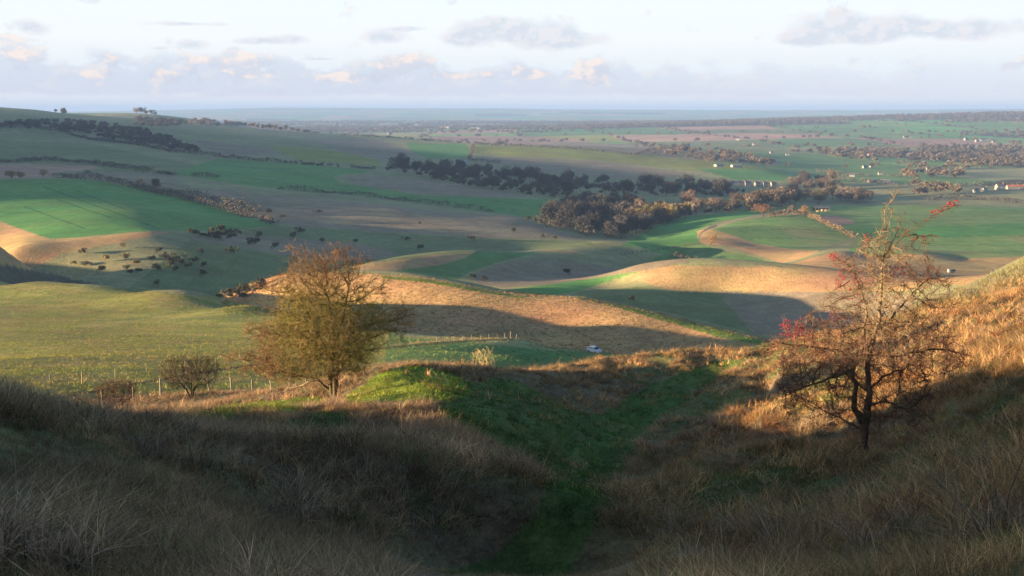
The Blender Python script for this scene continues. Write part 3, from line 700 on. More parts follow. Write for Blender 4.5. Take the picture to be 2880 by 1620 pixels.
for cx, cz, sx_, sz_, k in clus:
    q = np.stack([gb.normal(cx, sx_ * 0.6, k), gb.normal(0, 0.14, k), gb.normal(cz, sz_ * 0.6, k)], 1)
    d = np.linalg.norm(q[:,None] - rp_[None], axis=2); j = d.argmin(1); dm = d[np.arange(k), j]
    bp_.append(rp_[j] + (q - rp_[j]) * np.minimum(1, 0.09 / dm)[:,None])
bp_ = np.concatenate(bp_)
ico = bmesh.new(); bmesh.ops.create_icosphere(ico, subdivisions=1, radius=0.0115)
iv = np.array([v.co[:] for v in ico.verts]); if_ = np.array([[v.index for v in f.verts] for f in ico.faces]); ico.free()
Vb = (bp_[:,None] + iv[None] * gb.uniform(0.75, 1.2, (len(bp_),1,1))).reshape(-1, 3)
Fb = (if_[None] + (np.arange(len(bp_)) * len(iv))[:,None,None]).reshape(-1, 3)
Cb = np.repeat(np.array([(0.20,0.030,0.022)]) * gb.uniform(0.6, 1.3, (len(bp_),1)), len(iv), 0)
M_BERRY = plant_material('haw_berries', 0.45, 0.2, 0, 30)
be = link('berries', mesh_np('berries', Vb, Fb, M_BERRY, Cb), right_tree); tag(be, kind='stuff')

# ------------------------------------------------------------------ low hawthorns along the fence
def low_bush(seed, w_, h_, stem, n=700):
    prof = [(stem,-0.3*w_,0.3*w_,0.5),(h_*0.45,-0.42*w_,0.42*w_),(h_*0.7,-0.5*w_,0.5*w_),(h_*0.9,-0.42*w_,0.42*w_),(h_,-0.28*w_,0.28*w_,0.6)]
    att = profile_points(np.random.default_rng(seed), n, prof, 0.85, 0.45)
    sk = [[(0,0,0),(0.05,0,stem*0.7),(-0.1,0,stem*1.2)],[(0,0,0),(0.2,0.1,stem),(0.5,0.1,stem*1.6)],[(0,0,0),(-0.25,-0.1,stem),(-0.6,-0.1,stem*1.6)],[(0,0,0),(0.1,-0.2,stem),(0.2,-0.5,stem*1.5)]]
    return sk, att
sk, att = low_bush(41, 4.1, 2.75, 0.7, 1100)
b = P(482, 1018, 66); bare_tree('hawthorn_bush', 42, sk, att, 'wide flat topped dark hawthorn bush behind the wire fence', 'bush', on_ground(b, 0.1), tip=0.007, twig_n=4, twig_len=(0.15,0.4), trunk_r=0.04, rmax=0.11,
    c_bark=(0.035,0.03,0.023), c_in=(0.042,0.035,0.022), c_out=(0.075,0.05,0.032), twig_r=0.007, step=0.16, kill=0.2)
sk, att = low_bush(45, 2.7, 1.75, 0.25, 800)
b = P(290, 1008, 64); bare_tree('hawthorn_bush', 46, sk, att, 'small low brown hawthorn bush crossed by the wire fence', 'bush', on_ground(b, 0.1), tip=0.007, twig_n=4, twig_len=(0.12,0.32), trunk_r=0.04, rmax=0.07,
    c_bark=(0.045,0.034,0.024), c_in=(0.052,0.037,0.023), c_out=(0.085,0.05,0.03), twig_r=0.007, step=0.15, kill=0.18)
sk, att = low_bush(48, 1.1, 1.0, 0.12, 300)
b = hit(1218, 926, 40, 70); bare_tree('briar_bush', 49, sk, att, 'thin straw coloured briar on the rim of the gully', 'bush', on_ground(b, 0.05), tip=0.004, twig_n=3, twig_len=(0.12,0.3), trunk_r=0.03, rmax=0.02,
    c_bark=(0.25,0.2,0.1), c_in=(0.27,0.22,0.10), c_out=(0.30,0.23,0.11), twig_r=0.005, step=0.12, kill=0.15, upw=0.6)
# ------------------------------------------------------------------ grass (stuff)
def blade_clump(seed, n, hmin, hmax, wid, spread, lean, cols, seg=3, plume=0.0):
    g = np.random.default_rng(seed)
    V, F, C = [], [], []
    for i in range(n):
        a = g.uniform(0, 2*PI); rr = spread * math.sqrt(g.random())
        bx, by = rr * math.cos(a), rr * math.sin(a)
        h = g.uniform(hmin, hmax); th = g.uniform(0, 2*PI)
        out = np.array([math.cos(a), math.sin(a)]) * 0.6 + np.array([math.cos(th), math.sin(th)]) * 0.7
        ln = lean * g.uniform(0.3, 1.4) * h
        fa = g.uniform(0, 2*PI); wx, wy = math.cos(fa) * wid / 2, math.sin(fa) * wid / 2
        col = np.array(cols[g.integers(len(cols))]) * g.choice([0.42, 0.7, 1.0, 1.3, 1.75])
        o = len(V)
        for s_ in range(seg + 1):
            t = s_ / seg
            x = bx + out[0] * ln * t ** 1.8; y = by + out[1] * ln * t ** 1.8; z = h * (t - 0.28 * lean * t ** 2.2)
            k = (1 - t * 0.92) if plume == 0 else (0.45 if t < 0.6 else 1.3 * (1.05 - t) / 0.45)
            V += [(x - wx * k, y - wy * k, z), (x + wx * k, y + wy * k, z)]
            cc = col * (0.92 + 0.12 * t); C += [cc, cc]
        for s_ in range(seg):
            F.append((o + 2*s_, o + 2*s_ + 1, o + 2*s_ + 3, o + 2*s_ + 2))
    return np.array(V), np.array(F), np.array(C)

def grass_material():
    m, nt = new_mat('grass_blades')
    out = nd(nt, 'ShaderNodeOutputMaterial'); b = nd(nt, 'ShaderNodeBsdfPrincipled', i_Roughness=0.8)
    b.inputs['Specular IOR Level'].default_value = 0.12
    at = nd(nt, 'ShaderNodeAttribute', attribute_name='cover')
    ti = nd(nt, 'ShaderNodeAttribute', attribute_name='tint', attribute_type='INSTANCER')
    c = mix_c(nt, 1.0, at.outputs['Color'], ti.outputs['Color'], 'MULTIPLY')
    lk(nt, c, b.inputs['Base Color'])
    tr = nd(nt, 'ShaderNodeBsdfTranslucent'); lk(nt, c, tr.inputs['Color'])
    mx = nd(nt, 'ShaderNodeMixShader', i_Fac=0.3); lk(nt, b.outputs[0], mx.inputs[1]); lk(nt, tr.outputs[0], mx.inputs[2])
    lk(nt, mx.outputs[0], out.inputs['Surface'])
    return m
M_GRASS = grass_material()
W1 = [(1.0,1.0,1.0),(1.1,1.05,0.95),(0.85,0.85,0.85)]

def scatter(name, clumps, X, Y, rotz, tilt, scale, tint, pick, sink=0.02, kind='tuft'):
    coll = bpy.data.collections.new(name + '_kinds')
    for i, (v, f, c) in enumerate(clumps):
        me = mesh_np(kind, v, f, M_GRASS, c, False); coll.objects.link(bpy.data.objects.new(kind + '_%02d' % i, me))
    Z = height(X, Y) - sink * scale
    me = bpy.data.meshes.new(name); me.vertices.add(len(X)); me.vertices.foreach_set('co', np.stack([X, Y, Z], 1).astype(np.float32).ravel())
    a = me.attributes.new('rot', 'FLOAT_VECTOR', 'POINT'); a.data.foreach_set('vector', np.stack([tilt[:,0], tilt[:,1], rotz], 1).astype(np.float32).ravel())
    a = me.attributes.new('size', 'FLOAT', 'POINT'); a.data.foreach_set('value', scale.astype(np.float32))
    a = me.attributes.new('pick', 'INT', 'POINT'); a.data.foreach_set('value', pick.astype(np.int32))
    a = me.attributes.new('tint', 'FLOAT_COLOR', 'POINT'); a.data.foreach_set('color', np.concatenate([tint, np.ones((len(X),1))], 1).astype(np.float32).ravel())
    o = link(name, me); tag(o, kind='stuff')
    ng = bpy.data.node_groups.new(name, 'GeometryNodeTree')
    ng.interface.new_socket('Geometry', in_out='INPUT', socket_type='NodeSocketGeometry'); ng.interface.new_socket('Geometry', in_out='OUTPUT', socket_type='NodeSocketGeometry')
    gi, go = ng.nodes.new('NodeGroupInput'), ng.nodes.new('NodeGroupOutput')
    ci = ng.nodes.new('GeometryNodeCollectionInfo'); ci.inputs['Collection'].default_value = coll; ci.inputs['Separate Children'].default_value = True; ci.inputs['Reset Children'].default_value = True
    iop = ng.nodes.new('GeometryNodeInstanceOnPoints'); iop.inputs['Pick Instance'].default_value = True
    def at(n_, t):
        x = ng.nodes.new('GeometryNodeInputNamedAttribute'); x.data_type = t; x.inputs['Name'].default_value = n_; return x.outputs['Attribute']
    e2r = ng.nodes.new('FunctionNodeEulerToRotation'); ng.links.new(at('rot', 'FLOAT_VECTOR'), e2r.inputs[0])
    ng.links.new(gi.outputs[0], iop.inputs['Points']); ng.links.new(ci.outputs[0], iop.inputs['Instance']); ng.links.new(at('pick', 'INT'), iop.inputs['Instance Index'])
    ng.links.new(e2r.outputs[0], iop.inputs['Rotation']); ng.links.new(at('size', 'FLOAT'), iop.inputs['Scale']); ng.links.new(iop.outputs[0], go.inputs[0])
    md = o.modifiers.new('grow', 'NODES'); md.node_group = ng
    return o

def sector(n, r0, r1, a0=-28.5, a1=28.5, power=2.0, g=rng):
    """random plan points; power 2 is even over the ground, less favours the near side"""
    r = (g.random(n) * (r1 ** power - r0 ** power) + r0 ** power) ** (1 / power)
    a = np.radians(g.uniform(a0, a1, n)); return r * np.sin(a), r * np.cos(a)

GD = globals().get('GRASS', 1.0)
gg = np.random.default_rng(77)
def near_grass(name, r0, r1, count, wid, nb, power=2.0, hs=1.0):
    X, Y = sector(int(count * GD), r0, r1, power=power, g=gg)
    Z = height(X, Y); C = cover_at(X, Y, Z)
    green = np.clip((C[:,1] - C[:,0]) / np.maximum(C[:,1], 1e-3) * 3.0, 0, 1)
    rusty = np.clip((C[:,0] / np.maximum(C[:,1], 1e-3) - 1.45) * 1.6, 0, 1)
    px, py = project(X, Y, Z)
    tus = fbm(X / 1.15, Y / 1.15, 3, 82); big = fbm(X / 3.0, Y / 3.0, 3, 81); clump = smooth(-0.22, 0.22, tus + 0.5 * big)
    hollow = gg.random(len(X)) > 0.5 + 0.6 * smooth(-0.2, 0.12, tus)      # low matted thatch between the tussocks
    short = (green > 0.35)
    n_ = len(X)
    tall = [blade_clump(100 + i, nb, 0.12, 0.46, wid * (0.8 + 0.15 * i), 0.15 + 0.02 * i, 1.15, W1) for i in range(6)] + [blade_clump(120 + i, max(6, nb // 4), 0.35, 0.62, wid * 0.8, 0.1, 0.6, W1, plume=1.0) for i in range(3)]
    low = [blade_clump(140 + i, nb, 0.04, 0.14, wid * 1.0, 0.16, 0.9, W1, seg=2) for i in range(4)]
    pick = np.where(short & (gg.random(n_) < 0.93), 9 + gg.integers(0, 4, n_), np.where(gg.random(n_) < 0.05, 6 + gg.integers(0, 3, n_), gg.integers(0, 6, n_)))
    pick = np.where(hollow & (pick < 9), 9 + gg.integers(0, 4, n_), pick); thatch = hollow & ~short
    scale = hs * np.where(pick >= 9, gg.uniform(0.7, 1.4, n_), gg.uniform(0.5, 1.0, n_) * (0.42 + 0.85 * clump))
    scale = scale * np.where((py > 1330) & (px > 980) & (px < 1620), 0.4, 1.0)
    straw = np.array((0.31,0.190,0.092)); grey = np.array((0.235,0.155,0.108)); rust = np.array((0.26,0.115,0.05)); grn = np.array((0.075,0.135,0.03))
    left = smooth(1500, 900, px)[:,None]
    base = straw * (1 - left * 0.6) + grey * left * 0.6
    base = base * (1 - rusty[:,None]) + rust * rusty[:,None]
    lowg = np.where(((pick >= 9) & ~thatch)[:,None], 1, 0) * np.clip(green * 1.3, 0.6, 1)[:,None]
    moss = np.clip((C[:,1] - 0.12) / 0.05, 0, 1)[:,None]
    base = base * (1 - lowg) + (grn * (1 - moss) + np.array((0.14,0.19,0.022)) * moss) * lowg
    mixg = (gg.random(n_) < 0.10)[:,None] & (pick < 9)[:,None]
    base = np.where(mixg, np.array((0.12,0.14,0.05)), base)
    patch = (1 + 1.5 * fbm(X / 0.9, Y / 0.9, 3, 84) + 0.5 * fbm(X / 6, Y / 6, 2, 85))[:,None].clip(0.38, 1.8)
    base = np.where(thatch[:,None], base * np.array((0.72,0.76,0.66)), base)
    tint = base * patch * gg.uniform(0.62, 1.35, (n_, 1))
    # combed by the wind: neighbouring tufts lean the same way
    la = 6.0 * fbm(X / 2.4, Y / 2.4, 2, 86) + 0.8
    tilt = np.stack([0.3 * np.sin(la), 0.3 * np.cos(la)], 1) + gg.normal(0, 0.2, (n_, 2))
    return scatter(name, tall + low, X, Y, gg.normal(0, 1.1, n_), tilt, scale, tint, pick)
near_grass('tussock_grass', 5.2, 13, 12000, 0.007, 40, 1.4, 0.58)
near_grass('bank_grass', 12, 34, 30000, 0.011, 30, 1.5, 0.85)
near_grass('rim_grass', 32, 74, 34000, 0.019, 20, 1.7, 0.9)

# large rounded tussocks that stand out of the sward
X, Y = sector(int(5200 * GD), 5.0, 62, power=1.35, g=gg); Z = height(X, Y); C = cover_at(X, Y, Z); px, py = project(X, Y, Z)
k_ = (C[:,1] < C[:,0]) & (vnoise(X / 2.1, Y / 2.1, 88) > 0.42) & (py < 1440) & ((np.abs(px - 1300) > 300) | (np.hypot(X, Y) > 18)); X, Y, px = X[k_], Y[k_], px[k_]; n_ = len(X)
cl = [blade_clump(300 + i, 110, 0.16, 0.52, 0.012, 0.19, 1.35, W1) for i in range(5)]
pal_ = np.array([(0.30,0.19,0.095),(0.24,0.165,0.115),(0.22,0.10,0.05),(0.36,0.26,0.15),(0.16,0.12,0.085),(0.26,0.17,0.10)])
pk = gg.integers(0, 6, n_); pk = np.where((px < 1300) & (pk == 2), 1, pk)
scatter('grass_tussocks', cl, X, Y, gg.uniform(0, 2*PI, n_), gg.normal(0, 0.15, (n_, 2)), gg.uniform(0.55, 1.15, n_), pal_[pk] * gg.uniform(0.75, 1.2, (n_, 1)), gg.integers(0, 5, n_))

def field_tufts(name, r0, r1, count, nb, h0, h1, wid, spread, tests, power=1.3, a0=-28.5):
    X, Y = sector(int(count * GD), r0, r1, a0, power=power, g=gg)
    Z = height(X, Y); C = cover_at(X, Y, Z); px, py = project(X, Y, Z)
    keep = np.zeros(len(X), bool)
    for poly, d0, d1 in tests: keep |= in_poly(px, py, poly) & (Y > d0) & (Y < d1)
    X, Y, C = X[keep], Y[keep], C[keep]; n_ = len(X)
    cl = [blade_clump(200 + i, nb, h0, h1, wid, spread, 1.0, W1, seg=2) for i in range(5)]
    rr = np.hypot(X, Y)
    pale = gg.random(n_) < 0.35 * smooth(-0.2, 0.2, fbm(X / 9, Y / 4, 3, 90)) + 0.1
    tint = np.where(pale[:,None], C * 0.5 + np.array((0.26,0.19,0.09)) * 0.5, C) * gg.uniform(0.8, 1.25, (n_, 1))
    return scatter(name, cl, X, Y, gg.uniform(0, 2*PI, n_), gg.normal(0, 0.2, (n_, 2)), gg.uniform(0.6, 1.3, n_) * (0.7 + rr / np.mean(rr) * 0.3), tint, gg.integers(0, 5, n_))
field_tufts('pasture_grass', 66, 475, 62000, 13, 0.13, 0.32, 0.06, 0.3, [([(-500,690),(0,700),(300,722),(540,745),(660,772),(800,800),(980,830),(1000,846),(1300,850),(1650,905),(1650,960),(-500,1050)], 66, 480)])
field_tufts('slope_grass', 66, 170, 15000, 18, 0.15, 0.5, 0.03, 0.3, [([(2150,860),(2300,775),(2450,716),(2576,655),(2800,560),(2800,900),(2300,850)], 66, 170)], 1.6, 13.0)
field_tufts('ridge_grass', 300, 520, 60000, 14, 0.25, 0.6, 0.10, 0.45, [([(560,735),(720,686),(930,686),(1060,694),(1250,731),(1370,738),(1500,750),(1700,796),(1930,850),(1950,905),(1600,897),(1380,886),(1200,866),(1000,850),(820,860),(560,800)], 300, 505)], 2.0)
# ------------------------------------------------------------------ far trees, shrubs and hedges
def far_tree(seed, h, w_, n, col, size, trunk=True, col2=None):
    """winter crown of fine twig slivers on a short trunk; base at the origin"""
    g = np.random.default_rng(seed)
    k = g.integers(7, 12); cc = np.stack([g.normal(0, w_*0.23, k), g.normal(0, w_*0.23, k), h * g.uniform(0.42, 0.82, k)], 1); cr_ = w_ * g.uniform(0.14, 0.28, k)
    if trunk: cc[0] = (0, 0, h * 0.62); cr_[0] = w_ * 0.3
    j = g.integers(0, k, n); d = g.normal(0, 1, (n, 3)); d /= np.linalg.norm(d, axis=1, keepdims=True)
    p = cc[j] + d * (cr_[j] * g.random(n) ** 0.33)[:,None] * np.array([1, 1, 1.05 * h / w_ * 0.8]); p[:,2] = np.clip(p[:,2], h * (0.16 if trunk else 0.04), h)
    ax = d * 0.8 + g.normal(0, 0.6, (n, 3)); ax[:,2] += 0.35; ax /= np.linalg.norm(ax, axis=1, keepdims=True)
    sd_ = np.cross(ax, g.normal(0, 1, (n, 3))); sd_ /= np.linalg.norm(sd_, axis=1, keepdims=True) + 1e-9
    L = size * g.uniform(0.7, 1.5, n)[:,None]; Wd = size * (0.34 if n < 600 else 0.10) * g.uniform(0.6, 1.3, n)[:,None]
    V = np.stack([p - sd_ * Wd, p + sd_ * Wd, p + ax * L + sd_ * Wd * 0.4, p + ax * L - sd_ * Wd * 0.4], 1).reshape(-1, 3)
    F = np.arange(4 * n).reshape(-1, 4)
    c = np.array(col)[None] * g.uniform(0.75, 1.3, (n, 1))
    if col2 is not None: c = np.where((g.random(n) < 0.3)[:,None], np.array(col2)[None] * g.uniform(0.8, 1.2, (n, 1)), c)
    C = np.repeat(c, 4, 0)
    parts = [(V, F, C)]
    if trunk:
        st = np.zeros((k + 1, 3)); en = np.concatenate([[[0, 0, h * 0.35]], cc]); st[1:] = [0, 0, h * 0.3]
        r0 = np.array([w_ * 0.03] + [w_ * 0.018] * k); parts.append(tubes(st, en, r0, r0 * 0.5, [(0.06,0.05,0.04)] * (k + 1), [(0.07,0.06,0.045)] * (k + 1), 5))
    return join(parts)
KINDS = {}
def kind_meshes(key, specs):
    KINDS[key] = [mesh_np(key, *far_tree(*s)[:2], M_FAR, far_tree(*s)[2], False) for s in specs]
kind_meshes('grey', [(500 + i, 14, 12 + i % 3, 1700, (0.050,0.046,0.044), 1.4) for i in range(4)])
kind_meshes('olive', [(510 + i, 13, 12 + i % 2, 1700, (0.135,0.105,0.048), 1.4, True, (0.16,0.12,0.05)) for i in range(3)])
kind_meshes('brown', [(520 + i, 15, 14, 1900, (0.115,0.088,0.064), 1.4) for i in range(3)])
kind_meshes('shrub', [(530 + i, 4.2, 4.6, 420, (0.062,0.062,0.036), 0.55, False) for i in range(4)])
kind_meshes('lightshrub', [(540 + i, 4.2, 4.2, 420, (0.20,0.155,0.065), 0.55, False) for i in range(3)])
kind_meshes('thorn', [(550 + i, 8, 8, 1200, (0.066,0.058,0.05), 1.0) for i in range(3)])

gt = np.random.default_rng(5)
def put(name, me, v, h_scale, label, cat, group=None, sink=0.3):
    o = bpy.data.objects.new(name, me); COL.objects.link(o)
    o.location = on_ground(v, sink); s = h_scale
    o.scale = (s * gt.uniform(0.8, 1.2), s * gt.uniform(0.8, 1.2), s * gt.uniform(0.8, 1.25)); o.rotation_euler = (0, 0, gt.uniform(0, 2 * PI))
    return tag(o, label, cat, group)
def pts_in(poly, n):
    xs, ys = [p[0] for p in poly], [p[1] for p in poly]; out = []
    while len(out) < n:
        q = (gt.uniform(min(xs), max(xs)), gt.uniform(min(ys), max(ys)))
        if in_poly(np.array([q[0]]), np.array([q[1]]), poly)[0]: out.append(q)
    return out
def wood(poly, n, d0, d1, kinds, s0, s1, label, group, name='woodland_tree'):
    for q in pts_in(poly, n):
        v = hit(q[0], q[1], d0, d1, 500)
        put(name, KINDS[kinds[gt.integers(len(kinds))]][gt.integers(3)], v, gt.uniform(s0, s1), label, 'tree', group, 0.6)
wood([(1378,562),(1400,530),(1480,517),(1580,520),(1600,560),(1625,578),(1600,600),(1540,603),(1470,597),(1400,580)], 72, 885, 1400, ['grey','grey','grey','thorn'], 1.0, 1.4,
     'bare grey tree in the dark round wood at the foot of the hills', 'trees of the round wood')
wood([(1560,555),(1625,586),(1700,553),(1800,538),(1920,529),(1920,520),(1800,524),(1680,530),(1580,532)], 48, 885, 1500, ['olive','olive','brown'], 0.95, 1.25,
     'olive tinted bare tree in the belt beside the green valley field', 'trees of the valley belt')
wood([(1850,523),(1990,521),(2190,510),(2190,500),(2000,500),(1850,508)], 42, 1150, 1800, ['brown','brown','olive','grey'], 1.05, 1.5,
     'brown rounded tree in the row behind the crest of the green fields', 'trees behind the green fields')
wood([(1990,484),(2090,484),(2095,458),(2020,452)], 18, 1300, 2300, ['brown','grey'], 1.1, 1.6, 'bare tree in the small copse by the village', 'trees of the village copse')
wood([(960,432),(1010,434),(1150,464),(1330,494),(1420,500),(1450,482),(1560,492),(1720,496),(1850,500),(1880,482),(1700,472),(1500,462),(1350,450),(1150,425),(1010,408)], 112, 1250, 1900, ['grey','grey','thorn','grey'], 1.0, 1.5,
     'dark bare tree in the long wood along the middle valley', 'trees of the long valley wood')
# trees that stand clear on the skyline
for px, py, d0, s in ((648,323,2600,0.95),(662,324,2600,1.05),(678,326,2600,1.1),(692,326,2600,1.0),(706,328,2600,0.95),(720,329,2600,1.0),(734,330,2600,0.9),(750,332,2600,0.8),(766,333,2600,0.7)):
    put('ridge_tree', KINDS['brown'][gt.integers(3)], hit(px, py, d0, 3400, 300), s, 'bare brown tree in the clump at the end of the far left ridge', 'tree', 'trees at the end of the ridge', 1)
for px, py, s in ((344,289,1.7),(356,290,1.5),(368,292,1.2),(380,293,1.3),(390,294,1.0)):
    put('ridge_tree', KINDS['brown'][gt.integers(3)], P(px, 284, 3590), s, 'rounded tree of the hilltop clump on the left skyline', 'tree', 'hilltop clump', 3)
put('ridge_tree', KINDS['olive'][0], P(160, 287, 2600), 1.45, 'lone rounded tree breaking the left skyline', 'tree', None, 5)
put('ridge_tree', KINDS['grey'][0], P(140, 286, 2580), 0.7, 'small tree just left of the lone rounded skyline tree', 'tree', None, 1)
# single trees round the farm
def single(px, py, d0, d1, me, s, label, name='farm_tree'): put(name, me, hit(px, py, d0, d1, 600), s, label, 'tree', None, 0.4)
RED = mesh_np('farm_tree', *far_tree(560, 15, 15, 1100, (0.19,0.085,0.055), 1.1)[:2], M_FAR, far_tree(560, 15, 15, 1100, (0.19,0.085,0.055), 1.1)[2], False)
YEL = mesh_np('farm_tree', *far_tree(561, 12, 11, 900, (0.24,0.15,0.06), 1.0)[:2], M_FAR, far_tree(561, 12, 11, 900, (0.24,0.15,0.06), 1.0)[2], False)
single(1920, 546, 900, 1500, RED, 1.15, 'rounded russet tree at the edge of the valley track')
single(2027, 541, 900, 1500, YEL, 0.85, 'golden tree next to the open barn')
single(1787, 621, 700, 1000, YEL, 0.75, 'pale gold willow on the bank below the bend in the track')
single(1992, 538, 900, 1500, KINDS['brown'][0], 0.55, 'small grey tree behind the field hedge near the golden tree')
single(348, 470, 850, 1300, YEL, 0.75, 'golden topped tree rising from the hedge of the big green field')
single(392, 478, 850, 1300, KINDS['grey'][2], 0.8, 'dark tree in the hedge beside the golden topped one')
single(108, 447, 850, 1400, YEL, 0.9, 'tall tan tree beside the ploughed strip on the far left')
single(30, 450, 850, 1400, KINDS['olive'][1], 0.75, 'olive tree at the left edge by the ploughed strip')
single(50, 451, 850, 1400, KINDS['olive'][2], 0.65, 'second olive tree right of the one on the left edge')
# shrubs dotted over the downs
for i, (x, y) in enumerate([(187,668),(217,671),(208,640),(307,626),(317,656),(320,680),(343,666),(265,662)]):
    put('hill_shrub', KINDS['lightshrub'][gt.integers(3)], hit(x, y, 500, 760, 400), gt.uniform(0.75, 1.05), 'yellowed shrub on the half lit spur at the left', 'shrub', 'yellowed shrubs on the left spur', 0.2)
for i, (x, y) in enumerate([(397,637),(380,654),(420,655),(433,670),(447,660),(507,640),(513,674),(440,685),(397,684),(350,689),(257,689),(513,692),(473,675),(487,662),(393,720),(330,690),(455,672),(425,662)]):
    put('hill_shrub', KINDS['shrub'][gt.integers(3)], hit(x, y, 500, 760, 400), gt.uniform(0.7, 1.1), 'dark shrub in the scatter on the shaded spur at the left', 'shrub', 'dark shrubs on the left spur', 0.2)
for x, y in [(484,592),(497,594),(512,598),(525,600),(540,598),(552,602),(566,597),(575,592),(590,594),(604,592),(530,590),(556,588),(580,604),(545,606)]:
    put('hill_shrub', KINDS['shrub'][gt.integers(3)], hit(x, y, 560, 900, 400), gt.uniform(0.9, 1.3), 'dark shrub of the thicket below the big green field', 'shrub', 'thicket below the big green field', 0.2)
for x, y in [(643,615),(633,618),(693,629),(757,588),(810,610),(800,536),(583,640),(710,552),(677,538),(612,521),(650,600),(735,600)]:
    put('hill_shrub', KINDS['shrub'][gt.integers(4)], hit(x, y, 560, 1100, 500), gt.uniform(0.8, 1.3), 'lone dark shrub on the shaded slope behind the large hawthorn', 'shrub', 'shrubs on the slope behind the hawthorn', 0.2)
for x, y in [(1022,606),(1059,631),(1292,586),(1365,600),(1395,606),(895,610),(1185,606),(1055,566),(1330,556),(1345,560),(1360,566),(1375,575)]:
    put('hill_shrub', KINDS['shrub'][gt.integers(4)], hit(x, y, 730, 1100, 400), gt.uniform(0.8, 1.3), 'dark shrub on the brown valley side right of the large hawthorn', 'shrub', 'shrubs on the brown valley side', 0.2)
put('hill_shrub', KINDS['shrub'][0], hit(1192, 703, 500, 660, 300), 0.9, 'low dark shrub at the left foot of the second ridge', 'shrub')
put('hill_shrub', KINDS['shrub'][1], hit(1222, 706, 500, 660, 300), 0.8, 'low dark shrub close right of the one at the ridge foot', 'shrub')
put('hill_shrub', KINDS['shrub'][2], hit(1425, 692, 560, 720, 300), 1.0, 'single dark shrub low on the second ridge above the green valley', 'shrub')
put('hill_shrub', KINDS['lightshrub'][0], hit(1590, 757, 430, 560, 300), 0.6, 'pale straw shrub on the shaded foot of the round knoll', 'shrub')
for x, y in [(552,746),(566,743),(580,740),(594,737),(608,733),(622,729),(636,725),(650,720),(662,716),(600,742),(620,738),(640,732),(660,728),(580,747),(612,747)]:
    put('gorse_bush', KINDS['shrub'][gt.integers(4)], hit(x, y + 4, 410, 560, 300), gt.uniform(0.75, 0.95), 'dark evergreen gorse in the patch under the ridge left of the hawthorn', 'shrub', 'gorse patch under the ridge', 0.2)

def hedge(px_pts, d0, d1, h, wd, col, label, gaps=0.0, step=1.6, size=0.6):
    g = np.random.default_rng(abs(int(px_pts[0][0])) + 3)
    W_ = [hit(x, y, d0, d1, 500) for x, y in px_pts]; pos = []
    for a, b in zip(W_[:-1], W_[1:]):
        k = max(2, int((b - a).length / step))
        for i in range(k): pos.append(a.lerp(b, (i + g.random()) / k))
    pos = np.array([(p.x, p.y) for p in pos]); pos = pos + g.normal(0, wd * 0.25, pos.shape)
    s = np.arange(len(pos)) * step
    hv = h * (0.45 + 1.0 * vnoise(s / 14.0, s * 0 + px_pts[0][1], 5)); keep = vnoise(s / 9.0, s * 0 + px_pts[0][0], 8) > gaps
    pos, hv = pos[keep], hv[keep]; m = len(pos); q = 26
    base = np.stack([pos[:,0], pos[:,1], height(pos[:,0], pos[:,1])], 1)
    org = base.mean(0); base = base - org
    P_ = np.repeat(base, q, 0); hh = np.repeat(hv, q); n_ = len(P_)
    t = g.random(n_) ** 0.7; P_ = P_ + np.stack([g.normal(0, wd * 0.4, n_) * (1 - t * 0.4), g.normal(0, wd * 0.4, n_) * (1 - t * 0.4), hh * t], 1)
    ax = g.normal(0, 1, (n_, 3)); ax[:,2] += 0.5; ax /= np.linalg.norm(ax, axis=1, keepdims=True)
    sd_ = np.cross(ax, g.normal(0, 1, (n_, 3))); sd_ /= np.linalg.norm(sd_, axis=1, keepdims=True)
    L = size * g.uniform(0.6, 1.4, n_)[:,None]
    V = np.stack([P_ - sd_ * L * 0.35, P_ + sd_ * L * 0.35, P_ + ax * L + sd_ * L * 0.15, P_ + ax * L - sd_ * L * 0.15], 1).reshape(-1, 3)
    C = np.repeat(np.array(col)[None] * g.uniform(0.7, 1.3, (n_, 1)), 4, 0)
    o = link('hedgerow', mesh_np('hedgerow', V, np.arange(4 * n_).reshape(-1, 4), M_FAR, C, False)); o.location = org
    return tag(o, label, 'hedge')
DK = (0.062,0.055,0.045); BR = (0.12,0.085,0.055)
hedge([(140,447),(250,456),(330,470),(390,484),(470,504),(560,528),(620,545),(690,567)], 800, 1200, 6.0, 5, DK, 'thick dark hedge along the top of the big green field', 0.12, 1.5, 1.0)
hedge([(350,478),(420,490),(500,500),(560,512),(640,538)], 850, 1250, 6.5, 10, DK, 'broad band of scrub widening the hedge beyond the big green field', 0.2, 1.6, 1.1)
hedge([(93,323),(167,336),(300,360),(433,383),(533,393),(667,407),(760,414)], 1300, 2400, 5.0, 4, DK, 'long dark hedge slanting down the left hill under the scrub', 0.1, 2.2, 1.1)
hedge([(760,414),(858,421),(948,427)], 1300, 2400, 4.5, 3, DK, 'gappy row of thorn bushes along the top of the green strip', 0.42, 2.2, 1.1)
hedge([(-40,412),(60,408),(110,404),(150,406),(230,413),(330,428),(440,442)], 1100, 1900, 5.0, 6, DK, 'dark hedge behind the ploughed strip on the far left', 0.2, 2.0, 1.0)
hedge([(700,477),(760,482),(900,491),(1025,508),(1158,525),(1240,534)], 950, 1500, 4.5, 5, DK, 'dark hedge between the brown slope and the long green strip', 0.1, 1.8, 0.9)
hedge([(480,444),(540,447),(575,452)], 1000, 1700, 4, 3, DK, 'short dark hedge in the middle of the left grass slope', 0.35, 1.8, 0.9)
hedge([(1200,365),(1342,369),(1450,375),(1600,391),(1700,400)], 2400, 3300, 5, 4, DK, 'hedge under the ploughed field in the middle distance', 0.2, 3, 1.3)
hedge([(1190,368),(1186,385),(1180,400)], 1700, 3000, 5, 4, DK, 'short upright hedge between two green fields in mid distance', 0.2, 3, 1.3)
